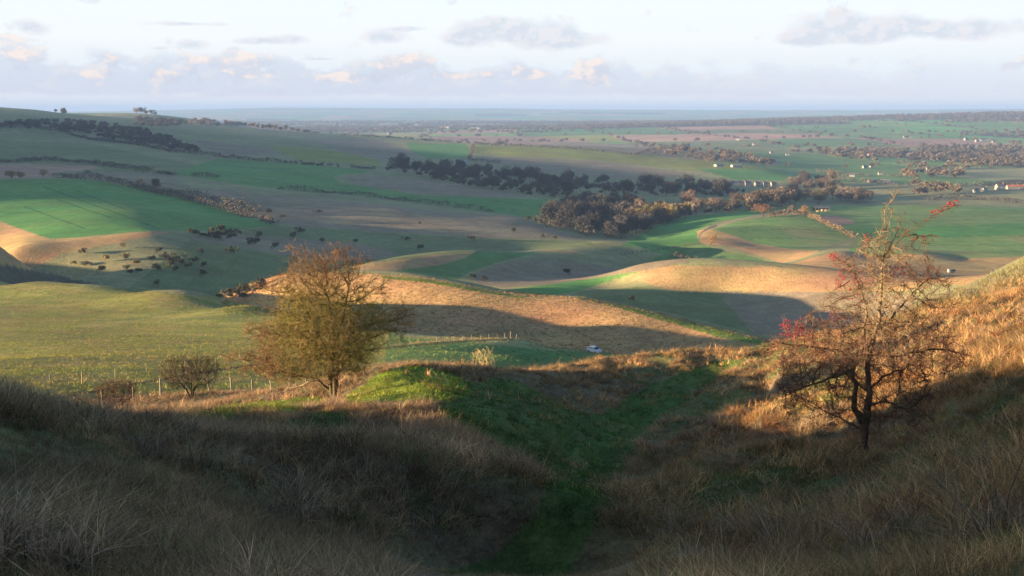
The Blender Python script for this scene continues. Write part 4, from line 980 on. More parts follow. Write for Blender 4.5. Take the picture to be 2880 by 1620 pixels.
hedge([(858,341),(958,345),(1060,352),(1158,362)], 2700, 3400, 5, 4, DK, 'thin dark hedge along the lower skyline of the left ridge', 0.25, 3, 1.3)
hedge([(2012,534),(2040,548),(2070,560),(2100,576),(2150,601)], 800, 1350, 3.2, 3, BR, 'brown hedge running down from the golden tree between the green fields', 0.15, 1.6, 0.8)
hedge([(1935,546),(1960,543),(2020,540)], 900, 1400, 4.0, 4, BR, 'lit brown hedge joining the russet tree and the golden tree', 0.05, 1.5, 0.8)
hedge([(1690,645),(1715,652),(1745,660)], 680, 860, 4.5, 5, DK, 'dark clump of hedge at the end of the second ridge', 0.0, 1.4, 0.8)
hedge([(1352,552),(1380,562),(1400,574)], 900, 1150, 3.5, 4, DK, 'dark hedge dropping from the brown valley side to the round wood', 0.1, 1.5, 0.8)
hedge([(1180,404),(1215,408),(1260,412)], 1500, 2500, 5, 4, DK, 'hedge beside the blue roofed barn', 0.2, 2.5, 1.2)
hedge([(1950,478),(2050,488),(2200,494)], 1450, 2300, 5, 6, DK, 'hedge across the dark green fields behind the tree row', 0.2, 2.5, 1.2)
hedge([(2100,452),(2250,466),(2400,470),(2576,468)], 1700, 2700, 6, 6, DK, 'hedge line crossing the vale behind the berry tree', 0.2, 3, 1.3)
hedge([(2050,432),(2200,444),(2350,447)], 1700, 2900, 6, 6, DK, 'hedge line farther off with a bend above the white barns', 0.2, 3, 1.3)
hedge([(2330,505),(2450,502),(2576,512)], 1350, 2000, 6, 8, DK, 'bushy hedge behind the right end of the green field crest', 0.15, 2, 1.2)

# woods too far and too many to count
def far_mass(name, X, Y, kinds, s0, s1, tints):
    cl = [far_tree(600 + i, 13, 13, 130, (1,1,1), 2.6, False) for i in range(4)]
    n_ = len(X); T = np.array(tints)
    return scatter(name, cl, X, Y, gt.uniform(0, 2*PI, n_), np.zeros((n_, 2)), gt.uniform(s0, s1, n_), T[gt.integers(0, len(T), n_)] * gt.uniform(0.8, 1.25, (n_, 1)), gt.integers(0, 4, n_), 0.5, 'far_crown')
def scrub(polys):
    xs, ys = [], []
    for poly, n_, d0, d1 in polys:
        for q in pts_in(poly, n_):
            v = hit(q[0], q[1], d0, d1, 260); xs.append(v.x); ys.append(v.y)
    return np.array(xs), np.array(ys)
X, Y = scrub([([(20,320),(90,322),(170,334),(330,362),(470,384),(520,388),(430,352),(420,345),(330,325),(240,312),(160,306),(0,315)], 300, 1500, 2720), ([(340,318),(460,322),(470,312),(420,303),(345,300)], 90, 2000, 2800),
              ([(-60,330),(100,325),(90,312),(-60,305)], 40, 1700, 2600)])
far_mass('hillside_scrub', X, Y, None, 0.5, 0.85, [(0.062,0.055,0.05),(0.075,0.062,0.05)])
X, Y = scrub([([(960,434),(1010,436),(1150,466),(1330,495),(1420,501),(1450,484),(1560,492),(1720,497),(1850,501),(1880,484),(1700,474),(1500,464),(1350,452),(1150,427),(1010,410)], 260, 1250, 1950),
              ([(1560,557),(1625,587),(1700,554),(1800,539),(1920,530),(1920,521),(1800,525),(1680,531),(1580,533)], 70, 885, 1500), ([(1380,562),(1400,532),(1480,520),(1580,522),(1610,578),(1540,603),(1470,597)], 60, 885, 1400)])
far_mass('wood_undergrowth', X, Y, None, 0.32, 0.75, [(0.055,0.05,0.046),(0.075,0.062,0.05),(0.06,0.058,0.042)])
X, Y = sector(26000, 2300, 11500, -26, 28.5, 1.5, gt)
Z = height(X, Y); px, py = project(X, Y, Z); r = np.hypot(X, Y)
wd_ = fbm(X / 1500, Y / 1500, 4, 66)
gx, gy = X / 430 + 0.6 * fbm(X / 700, Y / 700, 2, 61), Y / 620 + 0.6 * fbm(X / 700, Y / 700, 2, 62)
edge_ = np.minimum(np.abs(gx - np.round(gx)) * 430, np.abs(gy - np.round(gy)) * 620)
k_ = (wd_ > 0.10) | ((edge_ < 16) & (vnoise(X / 120, Y / 120, 12) > 0.25)) | ((r > 6300) & (px > 1450) & (vnoise(X / 300, Y / 300, 13) > 0.35)) | ((py < 335) & (px < 1450) & (r > 3300) & (vnoise(X / 260, Y / 260, 14) > 0.5))
k_ |= (r > 6100) & (r < 9800) & (px > 1420) & (fbm(X / 700, Y / 900, 3, 68) > -0.06)
k_ &= ((r > 3300) | ((px > 1640) & (py < 440))) & ((px > 760) | (r > 4200))
far_mass('distant_woods', X[k_], Y[k_], None, 0.75, 1.35, [(0.085,0.073,0.06),(0.11,0.087,0.064),(0.075,0.068,0.057),(0.13,0.10,0.07)])
X, Y = scrub([([(1650,380),(1800,382),(1950,407),(1955,422),(1850,417),(1700,397)], 60, 2200, 3600), ([(2370,427),(2600,422),(2600,396),(2440,392)], 60, 2000, 3400), ([(470,318),(640,322),(640,312),(470,304)], 60, 2700, 4200), ([(2290,498),(2420,500),(2420,474),(2300,470)], 14, 1450, 2200), ([(2100,400),(2180,402),(2170,392)], 8, 2000, 3400), ([(2270,452),(2420,448),(2420,436),(2270,440)], 26, 1700, 2600)])
far_mass('vale_woods', X, Y, None, 0.8, 1.2, [(0.13,0.092,0.06),(0.09,0.075,0.06),(0.15,0.11,0.06)])

# ------------------------------------------------------------------ buildings
def paint(name, col, rough=0.7, var=0.15, scale=1.5):
    m, nt = new_mat(name)
    out = nd(nt, 'ShaderNodeOutputMaterial'); b = nd(nt, 'ShaderNodeBsdfPrincipled', i_Roughness=rough)
    tc = nd(nt, 'ShaderNodeTexCoord')
    v = mapr(nt, noise_n(nt, tc.outputs['Object'], scale, 5, 0.65), 0.3, 0.7, 1 - var, 1 + var)
    lk(nt, mix_c(nt, 1.0, (*col, 1), v, 'MULTIPLY'), b.inputs['Base Color']); lk(nt, b.outputs[0], out.inputs[0])
    return m
M_WHITE = paint('white_render', (0.21,0.20,0.185)); M_STONE = paint('grey_stone', (0.30,0.27,0.23), 0.9, 0.3); M_SLATE = paint('slate', (0.075,0.075,0.085), 0.6, 0.25)
M_TILE = paint('red_tile', (0.30,0.105,0.06), 0.8, 0.3); M_BRICK = paint('brick', (0.30,0.15,0.10), 0.9, 0.3); M_TIN = paint('painted_steel', (0.16,0.19,0.30), 0.5, 0.15); M_DARK = paint('dark_opening', (0.015,0.015,0.018), 0.4, 0.1)
M_WOOD = paint('weathered_timber', (0.17,0.14,0.095), 0.9, 0.35, 6); M_HAY = paint('straw_bales', (0.50,0.38,0.21), 0.95, 0.3, 1.2); M_CAR = paint('white_car_paint', (0.40,0.42,0.48), 0.3, 0.04); M_GLASS = paint('car_glass', (0.02,0.025,0.035), 0.08, 0.05); M_TYRE = paint('rubber', (0.02,0.02,0.02), 0.9, 0.1); M_WIRE = paint('galvanised_wire', (0.16,0.15,0.14), 0.5, 0.1)
def bm_obj(name, bm, m, parent=None, bevel=0):
    if bevel: bmesh.ops.bevel(bm, geom=bm.edges[:], offset=bevel, segments=2, affect='EDGES')
    bmesh.ops.recalc_face_normals(bm, faces=bm.faces[:])
    me = bpy.data.meshes.new(name); bm.to_mesh(me); bm.free(); me.materials.append(m)
    return link(name, me, parent)
def box(bm, x0, x1, y0, y1, z0, z1):
    vs_ = [bm.verts.new(p) for p in ((x0,y0,z0),(x1,y0,z0),(x1,y1,z0),(x0,y1,z0),(x0,y0,z1),(x1,y0,z1),(x1,y1,z1),(x0,y1,z1))]
    for f in ((3,2,1,0),(4,5,6,7),(0,1,5,4),(1,2,6,5),(2,3,7,6),(3,0,4,7)): bm.faces.new([vs_[i] for i in f])
def gable(bm, L, D, z0, z1, over=0.0, thick=None):
    """ridge along x; thick: a roof shell, else a walled gable body"""
    l, d = L / 2 + over, D / 2 + over
    dz = (z1 - z0) * over / (D / 2)
    if thick is None:
        vs_ = [bm.verts.new(p) for p in ((-l,-d,0),(l,-d,0),(l,d,0),(-l,d,0),(-l,-d,z0),(l,-d,z0),(l,d,z0),(-l,d,z0),(-l,0,z1),(l,0,z1))]
        for f in ((3,2,1,0),(0,1,5,4),(2,3,7,6),(1,2,6,9,5),(3,0,4,8,7),(4,5,9,8),(6,7,8,9)): bm.faces.new([vs_[i] for i in f])
    else:
        t = thick
        vs_ = [bm.verts.new(p) for p in ((-l,-d,z0-dz+0.02),(l,-d,z0-dz+0.02),(l,0,z1+0.02),(-l,0,z1+0.02),(l,d,z0-dz+0.02),(-l,d,z0-dz+0.02),(-l,-d,z0-dz+t),(l,-d,z0-dz+t),(l,0,z1+t),(-l,0,z1+t),(l,d,z0-dz+t),(-l,d,z0-dz+t))]
        for f in ((1,0,3,2),(2,3,5,4),(6,7,8,9),(9,8,10,11),(0,1,7,6),(4,5,11,10),(1,2,8,7),(2,4,10,8),(3,0,6,9),(5,3,9,11)): bm.faces.new([vs_[i] for i in f])
def house_kind(name, L, D, H, R_, mw, mr, chim=True):
    root = bpy.data.objects.new(name, None); COL.objects.link(root)
    bm = bmesh.new(); gable(bm, L, D, H, R_); bm_obj('wall', bm, mw, root)
    bm = bmesh.new(); gable(bm, L, D, H, R_, 0.35, 0.22); ro = bm_obj('roof', bm, mr, root)
    if chim:
        bm = bmesh.new(); box(bm, L/2 - 1.2, L/2 - 0.4, -0.45, 0.45, R_ - 0.7, R_ + 1.3); bm_obj('chimney', bm, M_BRICK, ro)
    for x in (-L * 0.28, L * 0.28):
        for z in ((1.0, 2.1), (3.4, 4.4)) if H > 4 else ((1.0, 2.1),):
            bm = bmesh.new(); box(bm, x - 0.5, x + 0.5, -D/2 - 0.03, -D/2 + 0.1, *z); bm_obj('window', bm, M_DARK, root)
    if chim:
        bm = bmesh.new(); box(bm, -0.45, 0.45, -D/2 - 0.03, -D/2 + 0.1, 0.05, 2.1); bm_obj('door', bm, M_DARK, root)
    return root
def copy_tree(o, parent=None):
    c = o.copy(); COL.objects.link(c); c.parent = parent
    for ch_ in list(o.children): copy_tree(ch_, c)
    return c
protos, used = {}, set()
def place_building(kind, v, rz, s, label, cat, group=None):
    o = protos[kind] if kind not in used else copy_tree(protos[kind]); used.add(kind)
    o.location = on_ground(v, 0.25); o.rotation_euler = (0, 0, rz); o.scale = (s, s, s)
    for k in ('label', 'category', 'group'):
        if k in o: del o[k]
    return tag(o, label, cat, group)
protos['stone'] = house_kind('stone_house', 10, 7, 5.0, 8.2, M_STONE, M_SLATE); protos['white'] = house_kind('white_house', 11, 7, 5.0, 8.0, M_WHITE, M_SLATE)
protos['red'] = house_kind('brick_house', 11, 7, 4.8, 8.0, M_WHITE, M_TILE); protos['barn'] = house_kind('farm_barn', 22, 11, 4.5, 7.0, M_WHITE, M_WHITE, False); protos['blue'] = house_kind('steel_barn', 22, 12, 4.0, 6.5, M_STONE, M_TIN, False)
protos['shed'] = house_kind('warehouse', 150, 45, 14, 18, M_WHITE, M_WHITE, False); protos['unit'] = house_kind('factory_unit', 50, 22, 9, 12, M_WHITE, M_WHITE, False)
for i, x in enumerate((1798, 1812, 1829, 1847, 1864, 1880)):
    place_building('stone', hit(x, 467 - (i == 0) * 3, 1250, 2300, 400), 0.1 * i - 0.2, 1.0, 'grey stone house in the row among the dark valley trees', 'house', 'stone houses in the valley row')
for x in (1905, 1925, 1945): place_building('stone', hit(x, 468, 1250, 2300, 400), 0.3, 0.9, 'dark slate roofed house right of the stone row in the valley', 'house', 'slate houses right of the row')
place_building('white', hit(1815, 493, 1250, 2000, 400), 0.4, 0.95, 'white house with a chimney below the stone row in the wood', 'house')
place_building('white', hit(1850, 486, 1250, 2000, 400), 1.2, 0.6, 'small white cottage just right of the white house in the wood', 'house')
place_building('white', hit(2002, 470, 1300, 2300, 400), 0.2, 0.7, 'small white cottage beside the village copse', 'house')
place_building('barn', hit(2195, 459, 1500, 2900, 400), 0.2, 0.75, 'white barn on its own left of the pair behind the berry tree top', 'barn')
place_building('barn', hit(2225, 459, 1500, 2900, 400), 0.1, 0.8, 'larger white barn of the pair right behind the berry tree top', 'barn')
place_building('barn', hit(2239, 461, 1500, 2900, 400), -0.3, 0.6, 'smaller white barn of the pair behind the berry tree top', 'barn')
place_building('barn', hit(1808, 419, 1700, 3300, 400), 0.5, 0.8, 'left of two pale barns at the top of the green field', 'barn')
place_building('barn', hit(1852, 421, 1700, 3300, 400), 0.3, 0.9, 'right of two pale barns at the top of the green field', 'barn')
place_building('blue', hit(1160, 411, 1500, 2600, 400), 0.1, 0.85, 'low barn with a blue steel roof by the long valley wood', 'barn')
place_building('red', hit(2189, 395, 2000, 3800, 400), 0.2, 1.3, 'white house with a red roof alone in the open vale', 'house')
place_building('stone', hit(2515, 478, 1350, 2400, 400), 0.15, 1.2, 'large stone house at the left end of the village on the right edge', 'house')
for x in (2540, 2553, 2567): place_building('red', hit(x, 476, 1350, 2400, 400), 0.1, 0.9, 'red roofed house in the village on the right edge', 'house', 'red roofed village houses')
for x, y in ((2476,482),(2455,484)): place_building('stone', hit(x, y, 1350, 2400, 400), 0.5, 0.8, 'small grey house half hidden left of the right edge village', 'house', 'small grey village houses')
for x, y in ((1856,353),(1899,366),(1941,386),(1981,391),(2277,347),(2286,347),(2430,353),(2458,357),(2336,428),(2355,426),(2277,441),(2388,406),(2175,423),(2193,421),(2143,445),(2500,358),(2215,440)):
    place_building('white', hit(x, y, 1800, 7000, 500), gt.uniform(-0.5, 0.5), 0.85 if y > 380 else 1.3, 'tiny white house scattered among the trees of the right vale', 'house', 'white houses across the vale')
place_building('unit', hit(2478, 354, 2500, 7000, 500), 0.1, 0.8, 'bright cream farm shed far out in the right vale', 'barn')
place_building('shed', hit(976, 316, 4500, 9500, 500), 0.05, 1.0, 'long bright white warehouse in the far town', 'warehouse')
for x, y in ((1051,317),(1121,323),(1196,325),(906,333),(920,317),(860,320),(1113,323)):
    place_building('unit', hit(x, y, 3600, 9500, 500), gt.uniform(-0.4, 0.4), 1.0, 'pale factory unit among the haze of the far town', 'building', 'factory units of the far town')
for x, y in ((1035,325),(990,324),(970,323),(1041,320),(981,339),(1010,327),(945,329),(1075,330),(880,327),(1150,331),(1225,329),(1090,322)):
    place_building('white', hit(x, y, 3400, 9500, 500), gt.uniform(-0.4, 0.4), 1.8, 'speck of a pale house in the far town', 'house', 'houses of the far town')
# open barn with straw
v = hit(2066, 532, 1000, 1500, 500)
br = bpy.data.objects.new('open_barn', None); COL.objects.link(br); br.location = on_ground(v, 0.1); br.rotation_euler = (0, 0, 0.05)
tag(br, 'dark roofed open sided barn on the crest of the green field', 'barn')
bm = bmesh.new(); gable(bm, 16, 8, 4.2, 5.4, 0.6, 0.25); bm_obj('roof', bm, M_SLATE, br)
bm = bmesh.new(); box(bm, -8, 8, 3.7, 3.95, 0, 4.15); bm_obj('back_wall', bm, M_DARK, br)
for x in (-7.8, -4, 0, 4, 7.8):
    bm = bmesh.new(); box(bm, x - 0.15, x + 0.15, -3.95, -3.65, 0, 4.15); bm_obj('post', bm, M_WOOD, br)
bm = bmesh.new()
for i in range(5):
    for k in range(2 if i > 1 else 1): box(bm, -5.4 + i * 2.45, -3.1 + i * 2.45, -2.6, 0.2, 0.05 + k * 1.22, 1.22 + k * 1.22)
hs_ = bm_obj('straw_stack', bm, M_HAY, None, 0.06); hs_.location = br.location; hs_.rotation_euler = br.rotation_euler; tag(hs_, 'stack of pale straw bales under the open barn roof', 'bales')

# ------------------------------------------------------------------ white car in the valley, trailer on the downs
def wheel(parent, x, y, r=0.31, w_=0.2):
    bm = bmesh.new(); bmesh.ops.create_cone(bm, cap_ends=True, segments=20, radius1=r, radius2=r, depth=w_, matrix=Matrix.Translation((x, y, r)) @ Matrix.Rotation(PI/2, 4, 'X'))
    wh = bm_obj('wheel', bm, M_TYRE, parent)
    bm = bmesh.new(); bmesh.ops.create_cone(bm, cap_ends=True, segments=16, radius1=r*0.6, radius2=r*0.55, depth=w_ + 0.03, matrix=Matrix.Translation((x, y, r)) @ Matrix.Rotation(PI/2, 4, 'X')); bm_obj('rim', bm, M_WIRE, wh)
def prism(bm, prof, y0, y1, inset=0.0):
    a = [bm.verts.new((x, y0 + (inset if z > 0.95 else 0), z)) for x, z in prof]; b = [bm.verts.new((x, y1 - (inset if z > 0.95 else 0), z)) for x, z in prof]; n_ = len(prof)
    bm.faces.new(a[::-1]); bm.faces.new(b)
    for i in range(n_): bm.faces.new((a[i], a[(i+1) % n_], b[(i+1) % n_], b[i]))
v = hit(1495, 887, 240, 420, 500)
car = bpy.data.objects.new('parked_car', None); COL.objects.link(car); car.location = on_ground(v, 0.0); car.rotation_euler = (0, 0, math.radians(-52)); tag(car, 'white hatchback car parked in the green valley under the ridge', 'car')
bm = bmesh.new(); prism(bm, [(-1.85,0.28),(1.85,0.28),(1.9,0.62),(1.72,0.82),(0.95,0.95),(0.35,1.42),(-1.2,1.46),(-1.75,1.0),(-1.9,0.9),(-1.92,0.5)], -0.83, 0.83, 0.14); bm_obj('body', bm, M_CAR, car, 0.03)
for s_ in (-1, 1):
    bm = bmesh.new(); prism(bm, [(-1.4,1.0),(0.75,0.99),(0.3,1.34),(-1.15,1.37)], s_ * 0.70 if s_ < 0 else 0.66, s_ * 0.66 if s_ < 0 else 0.70)
    for vv in bm.verts: vv.co.y += s_ * (0.13 if vv.co.z < 1.1 else 0.01)
    bm_obj('side_window', bm, M_GLASS, car)
bm = bmesh.new(); q = [bm.verts.new(p) for p in ((0.99,-0.66,0.97),(0.99,0.66,0.97),(0.42,0.6,1.385),(0.42,-0.6,1.385))]; bm.faces.new(q); bmesh.ops.translate(bm, verts=bm.verts, vec=(0.03, 0, 0.02)); bm_obj('windscreen', bm, M_GLASS, car)
for x in (-1.2, 1.2):
    for y in (-0.76, 0.76): wheel(car, x, y)
v = hit(2393, 687, 480, 680, 400)
tr_ = bpy.data.objects.new('livestock_trailer', None); COL.objects.link(tr_); tr_.location = on_ground(v, 0.0); tr_.rotation_euler = (0, 0, math.radians(12)); tag(tr_, 'small white trailer with a dark side opening on the tan downs', 'trailer')
bm = bmesh.new(); box(bm, -2.0, 2.0, -0.9, 0.9, 0.45, 2.15); bm_obj('body', bm, M_WHITE, tr_, 0.05)
bm = bmesh.new(); prism(bm, [(-2.06,2.16),(2.06,2.16),(1.9,2.3),(-1.9,2.3)], -0.95, 0.95); bm_obj('roof', bm, M_WHITE, tr_)
bm = bmesh.new(); box(bm, -0.7, 1.8, -0.93, -0.88, 1.05, 1.95); bm_obj('window', bm, M_DARK, tr_)
for y in (-0.85, 0.85): wheel(tr_, -0.3, y, 0.34); wheel(tr_, 0.5, y, 0.34)
bm = bmesh.new(); box(bm, -3.1, -2.03, -0.06, 0.06, 0.45, 0.57); bm_obj('drawbar', bm, M_DARK, tr_)

# ------------------------------------------------------------------ fences
def post_mesh(h, r, seed):
    g = np.random.default_rng(seed); bm = bmesh.new()
    bmesh.ops.create_cone(bm, cap_ends=True, segments=8, radius1=r * 1.05, radius2=r * 0.95, depth=h + 0.4, matrix=Matrix.Translation((0, 0, (h - 0.4) / 2)))
    for q in bm.verts: q.co.x += g.normal(0, r * 0.06); q.co.y += g.normal(0, r * 0.06); q.co.z += (g.normal(0, 0.02) if q.co.z > 0 else 0)
    return bm
def fence(posts, h, r, wires, label, name='wire_fence', tall=()):
    root = bpy.data.objects.new(name, None); COL.objects.link(root); P_ = []
    for px, d in posts:
        a, _ = ray(px, 950); P_.append(Vector((a * d, d, float(height(a * d, d)))))
    root.location = P_[0]; tag(root, label, 'fence'); g = np.random.default_rng(len(posts)); tops_ = []
    for i, p in enumerate(P_):
        hh = h * (1.35 if i in tall else g.uniform(0.92, 1.06)); o = bm_obj('post', post_mesh(hh, r * g.uniform(0.85, 1.15), i), M_WOOD, root)
        o.location = p - P_[0]; o.rotation_euler = (g.normal(0, 0.03), g.normal(0, 0.05), g.uniform(0, 6))
    for z in wires:
        a, b = [], []
        for p, q in zip(P_[:-1], P_[1:]):
            n_ = max(2, int((q - p).length / 3)); prev = p - P_[0]
            for k in range(1, n_ + 1):
                c = p.lerp(q, k / n_); gz = float(height(c.x, c.y)); zz = max(c.z, gz - 0.05); nx = Vector((c.x, c.y, zz)) - P_[0]
                a.append(prev + Vector((0, -r, z * h))); b.append(nx + Vector((0, -r, z * h))); prev = nx
        v_, f_, c_ = tubes(a, b, [0.006] * len(a), [0.006] * len(a), [(0.2,0.2,0.2)] * len(a), [(0.2,0.2,0.2)] * len(a), 4)
        link('wire', mesh_np('wire', v_, f_, M_WIRE, c_), root)
    return root
fp = [185,255,333,402,467,525,581,633,682,727,770]
fence([(x, 61 + (x - 185) / 585 * 20) for x in fp], 1.15, 0.06, (0.3, 0.55, 0.78, 0.95), 'near wire fence with weathered posts below the large hawthorn')
mp = [(127,84),(206,88),(290,95),(370,103),(467,112),(545,122),(606,131),(700,143),(800,155),(890,165)] + [(x, 176 + (x - 981) / 317 * 11) for x in (981,1006,1033,1054,1078,1100,1120,1143,1165,1187,1210,1230,1251,1270,1284,1299)]
fence(mp, 0.9, 0.055, (0.4, 0.7, 0.95), 'far pasture fence of pale posts climbing to the foot of the ridge', 'wire_fence', (len(mp) - 2,))
gp = bpy.data.objects.new('field_gate', None); COL.objects.link(gp); v = hit(1760, 600, 750, 1100, 400); gp.location = on_ground(v, 0); tag(gp, 'pale wooden gate where the dark track meets the valley grass', 'gate')
for x in (-1.6, 1.6):
    o = bm_obj('post', post_mesh(1.7, 0.14, 3), M_WHITE, gp); o.location = (x, 0, 0)
bm = bmesh.new()
for z in (0.35, 0.65, 0.95, 1.25): box(bm, -1.48, 1.48, -0.04, 0.04, z, z + 0.1)
bm_obj('rail', bm, M_WOOD, gp)
# tall dry stalks standing up from the left bank
cl = [blade_clump(700 + i, 9, 0.7, 1.15, 0.012, 0.16, 0.35, [(1,1,1)], plume=1.0) for i in range(3)]
sx_ = np.array([P(x, 975, d)[0] for x, d in ((10,12),(25,12.5),(38,13),(46,12.6),(60,13.2),(74,13),(90,13.6),(18,13.4),(52,14),(105,14))]); sy_ = np.array([12,12.5,13,12.6,13.2,13,13.6,13.4,14,14.0])
scatter('tall_dry_stalks', cl, sx_, sy_, gt.uniform(0, 6, 10), gt.normal(0, 0.06, (10, 2)), gt.uniform(0.3, 0.6, 10), np.tile(np.array([(0.42,0.33,0.19)]), (10, 1)), gt.integers(0, 3, 10))
# ------------------------------------------------------------------ daylight, air, camera
SUN_AZ, SUN_EL = math.radians(-105.0), math.radians(5.8)     # azimuth from +Y towards +X
sd = Vector((math.sin(SUN_AZ) * math.cos(SUN_EL), math.cos(SUN_AZ) * math.cos(SUN_EL), math.sin(SUN_EL)))
sl = bpy.data.lights.new('sun', 'SUN'); sl.energy = 5.0; sl.angle = math.radians(0.5); sl.color = (1.0, 0.72, 0.42)
so = bpy.data.objects.new('sun', sl); COL.objects.link(so); so.location = sd * 300
so.rotation_euler = sd.to_track_quat('Z', 'Y').to_euler()

w = bpy.data.worlds.new('World'); scene.world = w; w.use_nodes = True
nt = w.node_tree; nt.nodes.clear()
sky = nd(nt, 'ShaderNodeTexSky', sky_type='NISHITA'); sky.sun_disc = False
sky.sun_elevation = SUN_EL; sky.sun_rotation = SUN_AZ
sky.altitude = 200; sky.air_density = 1.0; sky.dust_density = 0.6; sky.ozone_density = 2.0
WS = 0.084                                                    # strength of the sky
bg = nd(nt, 'ShaderNodeBackground', i_Strength=WS); wo = nd(nt, 'ShaderNodeOutputWorld')
lk(nt, bg.outputs[0], wo.inputs[0])
if MISOFF: w.cycles.sampling_method = 'NONE'
tc = nd(nt, 'ShaderNodeTexCoord'); sx = nd(nt, 'ShaderNodeSeparateXYZ'); lk(nt, tc.outputs['Generated'], sx.inputs[0])
U = math_n(nt, 'ARCTAN2', sx.outputs[0], sx.outputs[1])      # compass direction
V = math_n(nt, 'ARCSINE', sx.outputs[2])                     # height above the horizon
K = 1.06 / (WS * 2 ** EXPO)
def lin(r, g, b):
    f = lambda c: ((c/255 + 0.055) / 1.055) ** 2.4 if c > 10 else c / 255 / 12.92
    return (f(r), f(g), f(b))
# thin high veil over the northern sky, brightest above the cloud bank
veil = ramp_n(nt, mapr(nt, V, 0.0, 0.25, 0, 1), [(0.0, lin(222,226,235)), (0.045, lin(231,233,240)), (0.13, lin(234,241,247)), (0.24, lin(244,249,250)), (0.36, lin(243,251,254)), (0.7, lin(232,246,255)), (1.0, lin(203,228,250))])
def gauss(px, py, w_, h_):
    a = math_n(nt, 'MULTIPLY', math_n(nt, 'SUBTRACT', U, math.atan((px - 1288) / FOC)), FOC / w_)
    b = math_n(nt, 'MULTIPLY', math_n(nt, 'SUBTRACT', V, math.atan((275 - py) / FOC)), FOC / h_)
    s = math_n(nt, 'ADD', math_n(nt, 'MULTIPLY', a, a), math_n(nt, 'MULTIPLY', b, b))
    return math_n(nt, 'EXPONENT', math_n(nt, 'MULTIPLY', s, -0.7))
def cloud_vec(du=0.0, dv=0.0, ku=1.0, kv=1.6):
    c = nd(nt, 'ShaderNodeCombineXYZ')
    lk(nt, math_n(nt, 'MULTIPLY', math_n(nt, 'ADD', U, du), ku), c.inputs[0]); lk(nt, math_n(nt, 'MULTIPLY', math_n(nt, 'ADD', V, dv), kv), c.inputs[1])
    return c.outputs[0]
# bank of cumulus low over the vale: its top drops from left to right
top = math_n(nt, 'ADD', math_n(nt, 'MULTIPLY', U, -0.013), 0.0415)
edge = math_n(nt, 'SUBTRACT', top, V)
band = math_n(nt, 'MULTIPLY', mapr(nt, edge, -0.010, 0.022, 0, 1), mapr(nt, V, 0.010, 0.0165, 0, 1))
fadeR = mapr(nt, U, -0.1, 0.4, 1.0, 0.35)
n0 = noise_n(nt, cloud_vec(), 24, 8, 0.6)
n1 = noise_n(nt, cloud_vec(-0.005, 0.0045), 24, 8, 0.6)
dens = math_n(nt, 'MULTIPLY', mapr(nt, math_n(nt, 'ADD', n0, math_n(nt, 'MULTIPLY', band, 0.34)), 0.58, 0.68, 0, 1), math_n(nt, 'MULTIPLY', mapr(nt, band, 0, 0.4, 0, 1), fadeR))
lit = math_n(nt, 'MULTIPLY', mapr(nt, math_n(nt, 'SUBTRACT', n0, n1), 0.012, 0.10, 0, 1), mapr(nt, edge, 0.034, 0.006, 0.15, 1))
puffs = None
for g in ((600,168,74,40),(985,166,80,26),(1490,190,60,34),(425,188,34,34),(105,150,60,24),(1350,186,70,14),(850,198,90,10),(1170,192,70,10),(30,118,50,7),(255,192,34,14)):
    q = gauss(*g); puffs = q if puffs is None else math_n(nt, 'ADD', puffs, q)
puffn = noise_n(nt, cloud_vec(ku=1, kv=1.3), 30, 8, 0.62)
puff = mapr(nt, math_n(nt, 'ADD', math_n(nt, 'MULTIPLY', math_n(nt, 'MINIMUM', puffs, 1.0), 0.34), math_n(nt, 'MULTIPLY', math_n(nt, 'SUBTRACT', puffn, 0.5), 1.5)), 0.16, 0.30, 0, 1)
litt = math_n(nt, 'MINIMUM', math_n(nt, 'ADD', math_n(nt, 'MULTIPLY', lit, 0.55), math_n(nt, 'MULTIPLY', puff, mapr(nt, math_n(nt, 'SUBTRACT', n0, n1), -0.05, 0.06, 0.15, 0.95))), 1.0)
shade_c = ramp_n(nt, mapr(nt, V, 0.01, 0.055, 0, 1), [(0, lin(211,216,230)), (0.35, lin(203,211,228)), (1, lin(214,222,234))])
ccol = mix_c(nt, litt, shade_c, lin(250,236,228))
dens = math_n(nt, 'MINIMUM', math_n(nt, 'ADD', math_n(nt, 'MULTIPLY', dens, 0.68), math_n(nt, 'MULTIPLY', puff, 0.75)), 1.0)
# long pinkish streaks under the bank
st = mapr(nt, noise_n(nt, cloud_vec(ku=0.35, kv=5.0), 30, 4, 0.5), 0.45, 0.65, 0, 0.55)
st = math_n(nt, 'MULTIPLY', st, math_n(nt, 'MULTIPLY', mapr(nt, V, 0.002, 0.010, 0, 1), mapr(nt, V, 0.016, 0.022, 1, 0)))
c1 = mix_c(nt, st, veil, lin(232,222,228))
c1 = mix_c(nt, dens, c1, ccol)
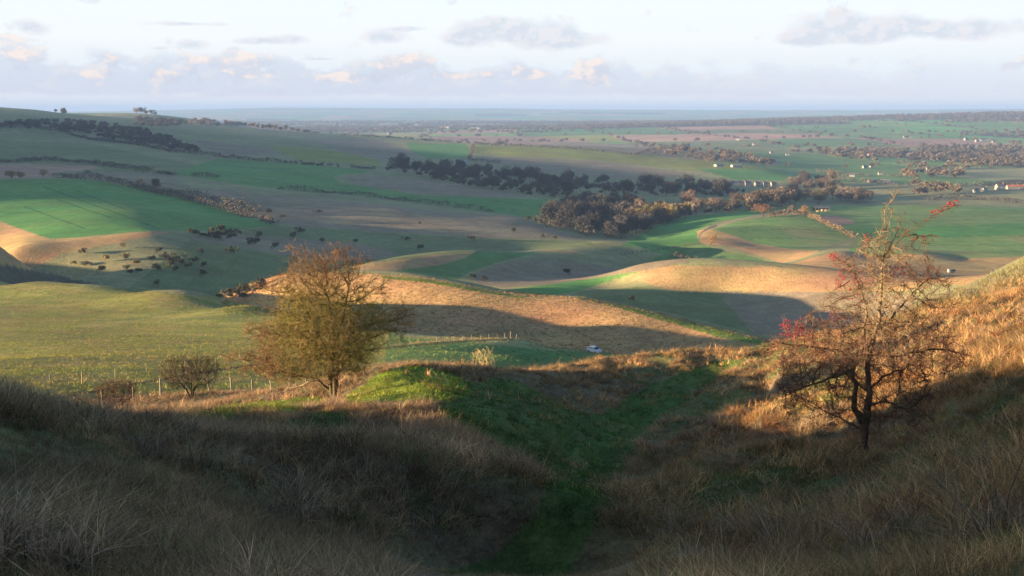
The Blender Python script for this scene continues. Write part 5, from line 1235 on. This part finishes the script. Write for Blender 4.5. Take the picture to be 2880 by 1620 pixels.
# small loose clouds higher up
loose = None
for g in ((1310,88,125,34),(1240,76,60,20),(1390,105,60,24),(1490,105,40,14),(2090,72,100,34),(2190,92,60,20),(2310,86,80,18),(2390,108,50,12),(2490,92,70,20),(2040,112,120,16),(105,92,50,18),(985,102,55,16),(745,108,50,12),(500,76,80,5),(500,124,40,12),(1160,106,45,14),(650,114,50,9),(410,133,30,5),(815,154,50,4),(1030,80,40,6)):
    q = gauss(*g); loose = q if loose is None else math_n(nt, 'ADD', loose, q)
nl = noise_n(nt, cloud_vec(ku=1, kv=1.5), 34, 7, 0.6)
nl2 = noise_n(nt, cloud_vec(-0.005, 0.005, 1, 1.5), 34, 7, 0.6)
dl = mapr(nt, math_n(nt, 'ADD', math_n(nt, 'MULTIPLY', math_n(nt, 'MINIMUM', loose, 1.1), 0.42), math_n(nt, 'SUBTRACT', nl, 0.5)), 0.17, 0.42, 0, 0.66)
ll_ = mapr(nt, math_n(nt, 'SUBTRACT', nl, nl2), -0.03, 0.06, 0, 1)
c1 = mix_c(nt, dl, c1, mix_c(nt, ll_, lin(203,211,226), lin(229,226,233)))
scl = mix_c(nt, 1.0, c1, (K, K, K), 'MULTIPLY')
# the veil lies over the north only; the rest of the dome is the clear sky
vm = math_n(nt, 'MULTIPLY', mapr(nt, math_n(nt, 'ABSOLUTE', U), 0.75, 1.4, 1, 0), mapr(nt, V, 0.16, 0.42, 1, 0))
lk(nt, mix_c(nt, vm, sky.outputs[0], scl), bg.inputs[0])

if HAZE:
    hm, nt = new_mat('haze_air')
    pv = nd(nt, 'ShaderNodeVolumePrincipled', i_Color=(0.22, 0.35, 0.65, 1), i_Density=HAZE, i_Anisotropy=0.0)
    ho = nd(nt, 'ShaderNodeOutputMaterial'); lk(nt, pv.outputs[0], ho.inputs['Volume'])
    bm = bmesh.new(); bmesh.ops.create_cube(bm, size=1.0)
    me = bpy.data.meshes.new('haze'); bm.to_mesh(me); bm.free(); me.materials.append(hm)
    hz = link('haze', me); zb, zt = -150.0, 84.0
    hz.scale = (64000, 64000, zt - zb); hz.location = (0, 0, (zb + zt) / 2)
    tag(hz, kind='stuff')

cd = bpy.data.cameras.new('camera'); cam = bpy.data.objects.new('camera', cd); COL.objects.link(cam)
cd.sensor_width = 36.0; cd.lens = 18.0 / math.tan(math.radians(25.0)); cd.clip_start = 0.05; cd.clip_end = 90000
cam.rotation_euler = (PI / 2 - PITCH, 0, 0)
scene.camera = cam
vs = scene.view_settings; vs.view_transform = 'Standard'; vs.look = 'None'; vs.exposure = EXPO; vs.gamma = 1.0; vs.use_curve_mapping = False
scene.cycles.use_denoising = DENOISE
scene.cycles.max_bounces = 4; scene.cycles.diffuse_bounces = 2; scene.cycles.use_adaptive_sampling = True; scene.cycles.adaptive_threshold = 0.012; scene.cycles.transparent_max_bounces = 12
